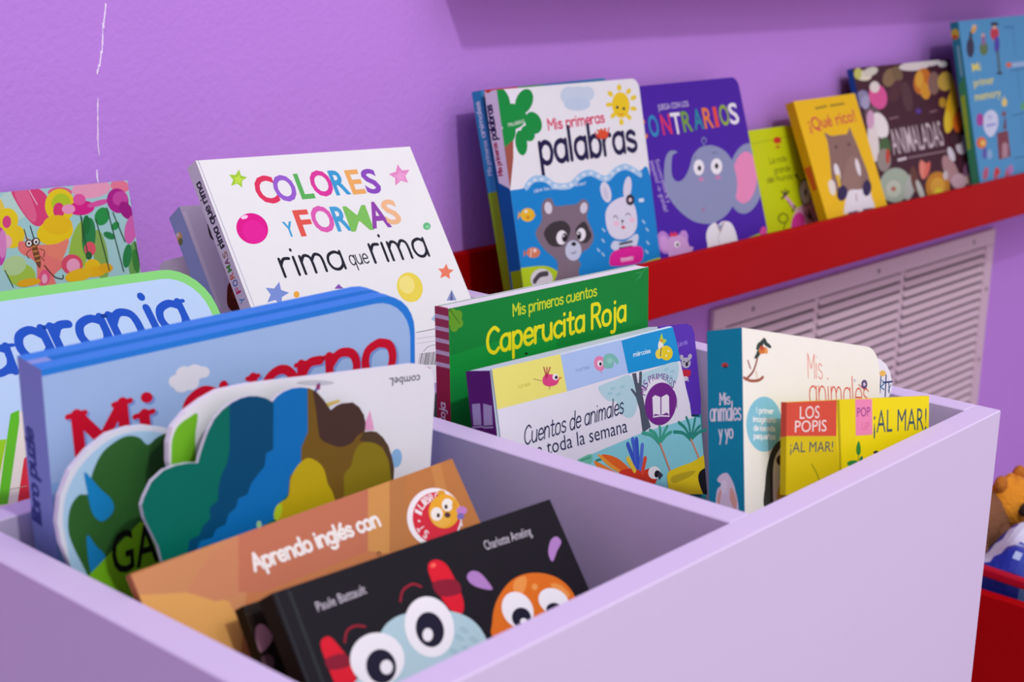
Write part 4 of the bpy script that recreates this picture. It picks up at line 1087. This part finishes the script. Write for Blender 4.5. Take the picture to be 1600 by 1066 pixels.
    ['e','F','e85a6a',[1890,-486,49,-6,-9,-54]],
    ['e','F','2f6a3a',[1871,-535,28,-3,-5,-32]],
    ['e','F','f2cb1c',[1888,-623,69,-9,-10,-58]],
    ['e','F','f0bd18',[1912,-663,95,3,1,-40]],
    ['e','F','f0c41c',[1766,-671,122,11,5,-47]],
    ['e','F','e8b41a',[1999,-646,62,-8,-6,-36]],
    ['e','F','ecb41f',[1348,-671,96,0,0,-28]],
    ['l','F','2f5a3a',[1851,-226,1864,-519],9.6,0],
    ['l','F','2f5a3a',[1977,-275,2027,-668],9.7,0],
    ['l','F','2f5a3a',[2085,-194,2150,-693],9.8,0],
    ['l','F','2f5a3a',[2131,-235,2199,-465],9.9,0],
    ['l','F','2f5a3a',[1859,-245,1838,-425],9.6,0],
    ['l','F','2f5a3a',[2284,-475,2309,-713],10.0,0],
    ['l','F','2f5a3a',[1176,-560,1221,-689],9.0,0],
    ['e','F','7a4a2c',[1441,-469,25,3,11,-109]],
    ['e','F','3a2a22',[1396,-389,30,-3,-5,-30]],
    ['e','F','3a2a22',[1455,-382,31,-3,-5,-30]],
    ['e','F','f6f2ea',[1396,-389,21,-2,-4,-21]],
    ['e','F','f6f2ea',[1455,-382,21,-2,-4,-21]],
    ['e','F','1a1410',[1396,-389,10,-1,-2,-10]],
    ['e','F','1a1410',[1455,-385,10,-1,-2,-10]],
    ['l','F','2a1a14',[1386,-356,1375,-284],7.3,0],
    ['l','F','2a1a14',[1441,-353,1427,-263],7.4,0],
    ['l','F','4a2a1c',[1493,-565,1557,-654,1623,-680,1631,-654],9.3,1],
    ['l','F','4a2a1c',[1408,-430,1365,-460,1378,-497],5.5,1],
    ['l','F','4a2a1c',[1475,-437,1511,-459,1494,-502],5.6,1],
    ['l','F','4a2a1c',[1467,-490,1499,-529],5.6,1],
    ['e','F','c88a4a',[1432,-415,23,3,1,-7]],
    ['e','F','c88a4a',[1438,-451,23,2,1,-7]],
    ['e','F','c88a4a',[1444,-487,23,2,1,-7]],
    ['e','F','c88a4a',[1449,-523,23,2,1,-7]],
  ],
  'barcode': [
    ['l','F','4a4550',[974,-2,1161,-5],3.8,0],
    ['l','F','c4bfc8',[955,-43,1138,-54],3.8,0],
    ['l','F','c4bfc8',[940,-74,1123,-85],3.8,0],
    ['l','F','8a8490',[977,-135,1032,-112,1111,-110],3.8,1],
    ['p','F','57525c',[943,-142,946,-142,894,-212,891,-212]],
    ['p','F','57525c',[955,-143,961,-144,908,-215,902,-214]],
    ['p','F','57525c',[965,-144,969,-145,916,-216,912,-216]],
    ['p','F','57525c',[978,-145,982,-146,928,-219,924,-218]],
    ['p','F','57525c',[991,-147,997,-148,942,-221,936,-220]],
    ['p','F','57525c',[1001,-148,1007,-149,952,-223,946,-222]],
    ['p','F','57525c',[1012,-149,1016,-150,960,-225,956,-224]],
    ['p','F','57525c',[1021,-150,1027,-151,971,-227,965,-226]],
    ['p','F','57525c',[1032,-151,1035,-151,978,-228,975,-227]],
    ['p','F','57525c',[1043,-152,1047,-153,991,-230,986,-230]],
    ['p','F','57525c',[1056,-153,1062,-154,1005,-233,999,-232]],
    ['p','F','57525c',[1068,-154,1072,-155,1014,-235,1010,-234]],
    ['p','F','57525c',[1080,-156,1083,-156,1025,-237,1022,-236]],
    ['p','F','57525c',[1088,-157,1094,-158,1035,-239,1029,-238]],
    ['e','F','c85a8a',[956,-249,30,-6,-4,-8]],
  ],
  'small': [
  ],
  'tab_purple': [
    ['t','F','9a86e0',[1904,-147,2020,-145],32.8,'jueves','h',5.0,0,0],
    ['e','F','b8b4c4',[1939,-223,22,0,6,-20]],
    ['e','F','b8b4c4',[2035,-232,22,-7,-13,-17]],
    ['e','F','b8b4c4',[1982,-264,55,-8,-6,-34]],
    ['e','F','26222e',[1990,-273,16,-2,-3,-15]],
    ['e','F','26222e',[1961,-253,9,-1,-1,-5]],
    ['e','F','26222e',[2016,-259,9,-1,-1,-5]],
    ['s','F','c8283c',[1905,-308,1956,-304,2028,-322,2005,-356,1926,-345]],
    ['e','F','d8d4e0',[1957,-363,36,-6,-3,-15]],
    ['l','F','b8b4c4',[1934,-363,1919,-379],10.5,0],
    ['l','F','b8b4c4',[1980,-367,1988,-384],10.6,0],
  ],
  'tab_teal': [
    ['t','F','8ad8d8',[1924,-583,2050,-588],30.4,'viernes','h',5.1,0,0],
    ['l','F','1c2028',[1986,-629,2095,-707],28.4,0],
  ],
}
OUTL = {
    'ga': [182,-948,129,-700,86,-604,47,-522,24,-431,30,-319,73,-211,153,-130,249,-69,351,-48,440,-47,549,-68,663,-136,769,-267,813,-435,821,-643,824,-1068],
    'white': [236,-771,105,-401,77,-302,77,-217,96,-153,165,-90,249,-47,335,-15,499,-3,926,-3,1511,-1,1586,-12,1636,-39,1658,-85,1667,-163,1650,-523,1619,-975],
    'teal': [172,-829,130,-738,111,-680,35,-550,19,-494,31,-459,65,-397,122,-356,182,-341,242,-337,298,-342,303,-319,317,-274,342,-210,374,-156,418,-117,463,-91,509,-75,556,-68,604,-71,653,-84,688,-102,714,-78,750,-59,799,-47,850,-45,901,-52,944,-70,989,-109,1037,-162,1071,-142,1104,-134,1172,-134,1215,-159,1248,-199,1262,-240,1259,-281,1300,-280,1336,-287,1380,-317,1420,-362,1449,-423,1467,-478,1467,-553,1465,-681,1316,-1004],
    'cuentos': [36,-688,17,6,825,-7,1825,-10,1847,-87,1878,-253,1910,-420,1937,-524,1941,-608,2042,-634,2033,-1139],
    'card': [439,-614,440,-109,996,-64,1144,-73,1213,-99,1259,-145,1282,-204,1275,-252,1242,-290,1153,-317,1083,-604],
    'tab_purple': [1718,9,1784,4,2037,-16,2093,-40,2117,-90,2118,-514,2098,-624,1619,-537],
    'tab_teal': [1636,-442,2129,-496,2139,-530,2074,-1413,1487,-1268],
}
sans_prepare(ART)
def pose_matrix(k):
    p = POSE[k]; y, l, r = p['rot']
    cy, sy, cl, sl, cr, sr = math.cos(y), math.sin(y), math.cos(l), math.sin(l), math.cos(r), math.sin(r)
    R = Matrix(((cy, -sy, 0), (sy, cy, 0), (0, 0, 1))) @ Matrix(((1, 0, 0), (0, cl, sl), (0, -sl, cl))) @ Matrix(((cr, 0, sr), (0, 1, 0), (-sr, 0, cr)))
    b = Vector(p['P']) + R @ Vector((p['W'] / 2, 0, -p['H']))      # base: middle of the lower front edge
    m = R.to_4x4(); m.translation = b
    return m

def book(k, name, label, cover, spine, edge='f0eff2', kind='board', rr=0., rl=0., cat='book', c=None, back=None, group=None):
    p = POSE[k]; w, t, h = p['W'], p['T'], p['H']; mw = pose_matrix(k)
    root = empty(name, mw, label, cat, group)
    ops = ART.get(k, [])
    def F(u, v, l): return (u - w / 2, -l, v + h)
    c = c or {'board': .0014, 'hard': .0022, 'soft': .0004, 'foam': t * .38}[kind]
    ins = {'board': .0003, 'hard': .0032, 'soft': .0002, 'foam': .002}[kind]
    out = ccw(pairs(OUTL[k])) if k in OUTL else rrect(0, -h, w, 0, rl, rr)
    sh = lambda o: [(u - w / 2, v + h) for u, v in o]
    mb = MB(); mb.prism(sh(out), 0, c, cover, edge); ink(mb, ops, 'F', out, F)
    mb.build('front_cover', M_print, root)
    inner = out if k in OUTL and kind != 'tabbed' else rrect(c, -h + ins, w - ins, -ins, 0, max(rr - ins, 0))
    if k == 'cuentos': inner = rrect(c, -h + ins, w - .004, -ins, 0, .004)
    mb = MB(); mb.prism(sh(inner), c, t - c, edge if kind != 'foam' else '2a62b8')
    mb.build('page_block', M_paper if kind in ('hard', 'soft') else M_print, root)
    mb = MB(); mb.prism(sh(inner if k == 'cuentos' else out), t - c, t, back or cover, edge); mb.build('back_cover', M_print, root)
    if k not in OUTL or k == 'cuentos':
        mb = MB(); mb.box((-w / 2, c, 0), (-w / 2 + c, t - c, h), spine)
        o4 = [(0, -h), (t, -h), (t, 0), (0, 0)]
        mb.poly([(-w / 2 - STEP, t - a, v + h) for a, v in o4], spine)
        ink(mb, ops, 'S', o4, lambda a, v, l: (-w / 2 - STEP - l, t - a, v + h))
        mb.build('spine', M_print, root)
    return root

# ------------------------------------------------------------------ the room
def plane_box(name, a, b, m, kind='structure', parent=None, bev=0.):
    mb = MB(); mb.box(a, b, bev=bev); o = mb.build(name, m, parent, normals=True)
    if parent is None and kind: o['kind'] = kind
    return o
FZ = -0.06
floor = plane_box('floor', (-2.5, -3, FZ - .05), (5, 1.011, FZ), M_floor)
wall = plane_box('wall_back', (-2.5, 1.011, FZ - .05), (5, 1.131, 2.75), M_wall)
random.seed(5)
for pts in ([(.6669, .9035), (.6640, .889), (.6612, .868), (.6590, .858), (.6551, .8485)], [(.6553, .832), (.6549, .815), (.6537, .800), (.6541, .785)], [(.6513, .777), (.6516, .765), (.6512, .752)]):
    mb = MB(); q = []
    for i in range(len(pts) - 1):
        for j in range(5):
            t = j / 5; q.append((pts[i][0] * (1 - t) + pts[i + 1][0] * t + random.uniform(-.0004, .0004), pts[i][1] * (1 - t) + pts[i + 1][1] * t))
    for a, b in zip(q, q[1:]):
        wa = random.uniform(.0002, .0007)
        mb.box((min(a[0], b[0]) - wa, 1.0105, b[1]), (max(a[0], b[0]) + wa * .4, 1.0112, a[1]))
    mb.build('scratch', M_chip, wall, normals=True)

def ledge(name, label, x0, x1, z0, lip, back):
    r = empty(name, Matrix.Translation(((x0 + x1) / 2, 1.0105, z0)), label, 'shelf', 'red book ledges')
    cx = (x0 + x1) / 2; L = (x1 - x0) / 2
    for nm, a, b in (('front_lip', (-L, -.1275, 0), (L, -.1175, lip)), ('bottom_board', (-L, -.1175, .0), (L, -.0115, .010)), ('back_board', (-L, -.0115, 0), (L, 0, back))):
        mb = MB(); mb.box(a, b, bev=.0015); mb.build(nm, M_red, r, normals=True)
    for s in (-1, 1):
        mb = MB(); mb.box((s * L - .005, -.1273, .0005), (s * L + .005, -.0005, lip - .001), bev=.001); mb.build('end_cap', M_red, r, normals=True)
    return r
ledge('wall_ledge', 'long red wall ledge holding the row of picture books above the vent', -.2, 3.3, .580, .0605, .076)
ledge('wall_ledge', 'upper red wall ledge above the books, casting the dark band on the wall', 1.0181, 3.3, .951, .0605, .076)

# vent grille under the ledge
gx0, gx1, gz0, gz1 = 1.512, 2.318, .14, .519
ox0, ox1, oz0, oz1 = 1.542, 2.290, .172, .493
gr = empty('vent_grille', Matrix.Translation(((gx0 + gx1) / 2, 1.0108, gz0)), 'off-white slatted vent grille on the purple wall under the red ledge', 'vent')
GX, GZ = (gx0 + gx1) / 2, gz0
def gbox(name, a, b, m, bev=.0012):
    mb = MB(); mb.box((a[0] - GX, a[1] - 1.0108, a[2] - GZ), (b[0] - GX, b[1] - 1.0108, b[2] - GZ), bev=bev); return mb.build(name, m, gr, normals=True)
y0, y1 = 1.003, 1.0106
gbox('frame_rail', (gx0, y0, oz1), (gx1, y1, gz1), M_grille); gbox('frame_rail', (gx0, y0, gz0), (gx1, y1, oz0), M_grille)
gbox('frame_stile', (gx0, y0, oz0), (ox0, y1, oz1), M_grille); gbox('frame_stile', (ox1, y0, oz0), (gx1, y1, oz1), M_grille)
gbox('gap_shade_panel', (ox0, 1.0096, oz0), (ox1, 1.0107, oz1), M_dark, 0)  # dark sheet added behind the slats, standing in for shade in the gaps
mul = [1.764, 2.0115]
for x in mul: gbox('mullion', (x - .005, 1.0052, oz0), (x + .005, 1.0095, oz1), M_grille)
secs = list(zip([ox0] + [m + .005 for m in mul], [m - .005 for m in mul] + [ox1]))
smesh = {}
n = 22; pitch = (oz1 - oz0) / n
for (a, b) in secs:
    L = (b - a) / 2 - .0003
    for i in range(n):
        z = oz0 + (i + .5) * pitch
        if a not in smesh:
            mb = MB(); pr = [(-.0068, -.0040), (-.0060, -.0050), (-.0030, .0022), (-.0006, .0036), (-.0012, .0042), (-.0034, .0032)]
            k = len(pr)
            mb.poly([(-L, q[0], q[1]) for q in pr]); mb.poly([(L, q[0], q[1]) for q in reversed(pr)])
            for j in range(k):
                p_, q_ = pr[j], pr[(j + 1) % k]
                mb.poly([(-L, p_[0], p_[1]), (L, p_[0], p_[1]), (L, q_[0], q_[1]), (-L, q_[0], q_[1])])
            o = mb.build('slat', M_grille, gr, normals=True); smesh[a] = o.data
        else:
            o = bpy.data.objects.new('slat', smesh[a]); link(o, gr)
        o.location = ((a + b) / 2 - GX, 1.0096 - 1.0108, z - GZ)
for x, z in ((1.60, .506), (1.93, .506), (2.24, .506), (2.304, .42), (2.304, .30), (1.527, .42), (1.527, .30)):
    mb = MB(); k = 10; ring = [(x - GX + .0034 * math.cos(6.2832 * i / k), z - GZ + .0034 * math.sin(6.2832 * i / k)) for i in range(k)]
    mb.prism(ring, y0 - 1.0108 - .0012, y0 - 1.0108, 'ffffff'); mb.build('screw', M_screw, gr)

# ------------------------------------------------------------------ the lilac book tub, four compartments
H = .256
X0, X1, X2, X3, X4, X5 = .2945, .312, .5484, .5645, .789, .804
Y0, Y1, Y2, Y3, Y4, Y5 = .3335, .3487, .587, .602, .840, .855
tub = empty('book_tub', Matrix.Translation(((X0 + X5) / 2, (Y0 + Y5) / 2, FZ)), 'lilac lacquered four-compartment wooden book tub filled with picture books', 'book bin')
TX, TY = (X0 + X5) / 2, (Y0 + Y5) / 2
def tb(name, a, b):
    mb = MB(); mb.box((a[0] - TX, a[1] - TY, a[2] - FZ), (b[0] - TX, b[1] - TY, b[2] - FZ), bev=.0006); return mb.build(name, M_tub, tub, normals=True)
tb('front_panel', (X0, Y0, FZ), (X5, Y1, .70)); tb('back_panel', (X0, Y4, FZ), (X5, Y5, .70))
tb('side_panel', (X0, Y1, FZ), (X1, Y4, .70)); tb('side_panel', (X4, Y1, FZ), (X5, Y4, .70))
tb('divider', (X2, Y1, .535), (X3, Y4, .6998)); tb('divider', (X1, Y2, .535), (X2, Y3, .6996)); tb('divider', (X3, Y2, .535), (X4, Y3, .6996))
tb('floor_board', (X1, Y1, .525), (X4, Y4, .5348))

# ------------------------------------------------------------------ books in the tub
book('granja', 'picture_book', 'pale blue farm board book with green rounded border behind the blue foam book', '8be07c', '8be07c', edge='8be07c', rr=.028, rl=.02)
book('rima', 'picture_book', 'tall white hardcover with multicoloured letters, stars and balls, leaning back', 'eef1ee', 'e2e3e4', edge='f0f2f0', kind='hard')
book('bluespine', 'picture_book', 'white hardcover with a pale blue spine tucked behind the colours and shapes book', 'e2deea', '9db6d8', edge='ece8f0', kind='hard')
book('small', 'picture_book', 'pale grey book whose top corner peeks out left of the blue spine', 'f2f0f4', 'e4e2ea', kind='soft')
book('barcode', 'picture_book', 'white book showing a barcode beside the red striped spine', 'efedf2', 'efedf2', kind='soft')
book('cuerpo', 'puzzle_book', 'thick sky-blue foam-edged puzzle book with red slab lettering and a cloud', '2b86e4', '8ea6e0', edge='3a8ee8', kind='foam', rr=.022, back='3a8ee8')
book('ga', 'board_book', 'round-topped die-cut book with dark green bush and blue raindrops', 'e3e8f0', 'e3e8f0', edge='e3e8f0', c=.001)
w_ = book('white', 'board_book', 'die-cut board book with a teal, blue and brown treetop flap on white card', 'eeeef3', 'eeeef3', edge='f0f0f4', c=.001)
def extra(parent, k, name, cover, edge, t, pose=None, y=0.):
    pk = POSE[pose or k]; w, h = pk['W'], pk['H']; out = ccw(pairs(OUTL[k]))
    mb = MB(); mb.prism([(u - w / 2, v + h) for u, v in out], y, y + t, cover, edge)
    ink(mb, ART.get(k, []), 'F', out, lambda u, v, l: (u - w / 2, y - l, v + h))
    o = mb.build(name, M_print, parent)
    if pose is None: o.matrix_local = pose_matrix(parent['key']).inverted() @ pose_matrix(k)
    return o
w_['key'] = 'white'
extra(w_, 'teal', 'tree_flap', '00705e', 'dfe4ea', .0018)['label'] = 'treetop-shaped flap in teal, blue and brown'
del w_['key']
book('orange', 'picture_book', 'thin orange-brown English-learning book with a round red badge', 'c27a4a', 'b06a3a', kind='soft', edge='c89a70')
book('dark', 'picture_book', 'dark brown book peeking out behind the black monster book', '1b120d', '120c0a', kind='soft', edge='241a14')
book('black', 'picture_book', 'black hardcover with round-eyed red-horned and orange monsters', '17131c', '14161a', kind='hard', edge='1c1a22')
book('caper', 'picture_book', 'green fairy-tale book with yellow lettering and a red striped spine', '128a38', 'b8405a', edge='f0f4f0', kind='board', c=.0012)
cu = book('cuentos', 'tabbed_board_book', 'tabbed board book of animal stories with purple spine and parrot', 'ecebf5', '672078', edge='d8eaf4', kind='board', c=.0012)
extra(cu, 'tab_purple', 'page_tab', '5b32b4', '5b32b4', .0014, 'cuentos', .0028)['label'] = 'purple page tab with a koala'
extra(cu, 'tab_teal', 'page_tab', '2a9ca4', '2a9ca4', .0014, 'cuentos', .0046)['label'] = 'teal page tab'
an = book('animyyo', 'picture_book', 'thick cream book with a teal spine, penguin and blue speech bubble', 'f3f1e4', '0c92aa', edge='f4f2e8', kind='board', rr=.012, c=.0018)
an['key'] = 'animyyo'
extra(an, 'card', 'page_tab', 'eceaf2', 'e6e4ee', .0015)['label'] = 'white die-cut page end with navy drawing'
del an['key']
book('almar', 'pop_up_book', 'small yellow pop-up book with a red title block, front of the right compartment', 'f3df0a', 'd2bc08', edge='e0cc20', kind='board', c=.001)

# ------------------------------------------------------------------ books on the ledge
lg = 'picture books along the red ledge'
book('flowers', 'picture_book', 'painted flower picture book with a small insect at the far left', 'a9dbd8', '88c0b8', kind='soft', group=lg)
book('animales', 'picture_book', 'blue and lime spined book standing behind the raccoon book', '3a8fc0', '3396c6', kind='board', rr=.01, group=lg)
book('palabras', 'picture_book', 'white and blue first-words book with raccoon, rabbit and palm tree', 'eff1f4', '0b5fa6', rr=.012, group=lg)
book('contr', 'picture_book', 'purple opposites book with a grey elephant in a white coat', '4a1ca8', '38128a', rr=.012, edge='5a30a8', group=lg)
book('lime', 'picture_book', 'small lime-green book with a pink cartoon figure', 'd2e014', 'b4c410', kind='hard', edge='d2e014', group=lg)
book('rico', 'picture_book', 'small yellow book with a brown hippo in a white shirt', 'f6c60c', 'd9a30c', kind='hard', edge='e8bc14', group=lg)
book('animaladas', 'picture_book', 'dark maroon book crowded with colourful animal drawings', '472330', '2050a0', kind='soft', edge='3a2a50', group=lg)
book('memory', 'memory_game_box', 'tall light blue memory game box at the right end of the ledge', '4b99c9', '2c7f98', kind='board', cat='game box', edge='4b99c9', group=lg)

# ------------------------------------------------------------------ red bin with toys, right edge
bx0, bx1, by0, by1, bt = 1.35, 1.75, .22, .666, .012
bn = empty('toy_bin', Matrix.Translation(((bx0 + bx1) / 2, (by0 + by1) / 2, FZ)), 'red open toy bin at the lower right beside the lilac tub', 'bin')
def bb(name, a, b, m=M_red):
    mb = MB(); mb.box((a[0] - (bx0 + bx1) / 2, a[1] - (by0 + by1) / 2, a[2] - FZ), (b[0] - (bx0 + bx1) / 2, b[1] - (by0 + by1) / 2, b[2] - FZ), bev=.0015); return mb.build(name, m, bn, normals=True)
bz = .334
bb('side_panel', (bx0, by0, FZ), (bx0 + bt, by1, bz)); bb('side_panel', (bx1 - bt, by0, FZ), (bx1, by1, bz))
bb('end_panel', (bx0 + bt, by0, FZ), (bx1 - bt, by0 + bt, bz)); bb('end_panel', (bx0 + bt, by1 - bt, FZ), (bx1 - bt, by1, bz))
bb('base_board', (bx0 + bt, by0 + bt, .262), (bx1 - bt, by1 - bt, .274))
def blob(mb, c, r, col, rot=None, n=16, m_=10, bumps=0., seed=1):
    """lumpy ellipsoid"""
    rnd = random.Random(seed); R = rot.to_matrix() if rot else Matrix.Identity(3); vs = []; fs = []
    ph = [rnd.uniform(0, 6.28) for _ in range(6)]
    for j in range(m_ + 1):
        th = math.pi * j / m_
        for i in range(n):
            a = 6.28318 * i / n
            k = 1 + bumps * (math.sin(3 * a + ph[0] + 2 * th) * math.sin(2 * th + ph[1]) + .6 * math.sin(5 * a + ph[2]) * math.sin(th * 3 + ph[3]) * math.sin(th))
            v = R @ Vector((r[0] * k * math.sin(th) * math.cos(a), r[1] * k * math.sin(th) * math.sin(a), r[2] * k * math.cos(th)))
            vs.append((c[0] + v.x, c[1] + v.y, c[2] + v.z))
    for j in range(m_):
        for i in range(n): fs.append((j * n + i, (j + 1) * n + i, (j + 1) * n + (i + 1) % n, j * n + (i + 1) % n))
    mb.mesh(vs, fs, col)
from mathutils import Euler
M_plush = mat('plush_fabric', rough=.9, attr=True, bump=(220, .9, .004), var=.12)
M_foil = mat('printed_wrapper', rough=.35, attr=True, bump=(18, .5, .01), var=.04)
pt = empty('plush_toy', Matrix.Translation((1.505, .627, .349)), 'brown and orange plush toy lying on top of the red bin', 'soft toy')
mb = MB(); blob(mb, (-.03, 0, -.002), (.070, .026, .036), '8a5632', bumps=.10, seed=2, n=24, m_=16); mb.build('body', M_plush, pt, smooth=True)
mb = MB(); blob(mb, (.042, -.006, .012), (.036, .024, .030), 'f09a14', bumps=.08, seed=3, n=20, m_=14); mb.build('head', M_plush, pt, smooth=True)
mb = MB(); blob(mb, (.032, -.030, .012), (.012, .008, .008), '2a1a14', n=12, m_=8); mb.build('muzzle', M_plush, pt, smooth=True)
for s in (-1, 1):
    mb = MB(); blob(mb, (-.045 + .03 * s, -.024, -.008), (.018, .012, .014), '754828', bumps=.1, seed=6 + s); mb.build('paw', M_plush, pt, smooth=True)
    mb = MB(); blob(mb, (.042 + s * .024, -.004, .038), (.010, .007, .010), 'c87410', seed=4); mb.build('ear', M_plush, pt, smooth=True)
wp = empty('wrapped_pack', Matrix.Translation((1.470, .513, .315)), 'crinkled blue and white wrapped pack under the plush toy', 'package')
def pillow(name, m, parent, sx, sy, sz, n=24):
    mb = MB(); rnd = random.Random(8)
    def pt_(i, j, top):
        a, b = -1 + 2 * i / n, -1 + 2 * j / n
        e = max(0, (1 - a ** 4) * (1 - b ** 4)) ** .5
        z = e * sz * (1 + .10 * math.sin(7 * a + 3 * b) + .08 * math.sin(11 * b - 4 * a))
        return (a * sx, b * sy, z if top else -z * .7)
    for top in (1, 0):
        for i in range(n):
            for j in range(n):
                q = [pt_(i, j, top), pt_(i + 1, j, top), pt_(i + 1, j + 1, top), pt_(i, j + 1, top)]
                if not top: q = q[::-1]
                d = (i * .55 + j) / n
                col = 'dfe4f4' if .86 < d < 1.05 else '1a3cae' if (.60 < d < 1.2) else ('e8ecf6' if (i * 7 + j * 3) % 11 < 3 else '6fa4dc')
                if (i * 13 + j * 7) % 23 == 0 and col == '1a3cae': col = 'b8d0f0'
                mb.poly(q, col)
    return mb.build(name, m, parent, smooth=False)
pillow('wrapper', M_foil, wp, .090, .09, .055)
A_, B_ = Vector((1.375, .5701, .3476)), Vector((1.375, .5277, .3462))
mb = MB(); Lr = (B_ - A_).length * .5 + .05
mb.box((-Lr, -.005, -.005), (Lr, .005, .005), 'c0102a', .0018)
rs = mb.build('red_bar', M_print, None, normals=True); rs.location = (A_ + B_) / 2; rs.rotation_euler = (B_ - A_).to_track_quat('X', 'Z').to_euler()
tag(rs, 'narrow red bar lying across the blue and white pack', 'bar')
bpy.context.view_layer.update()
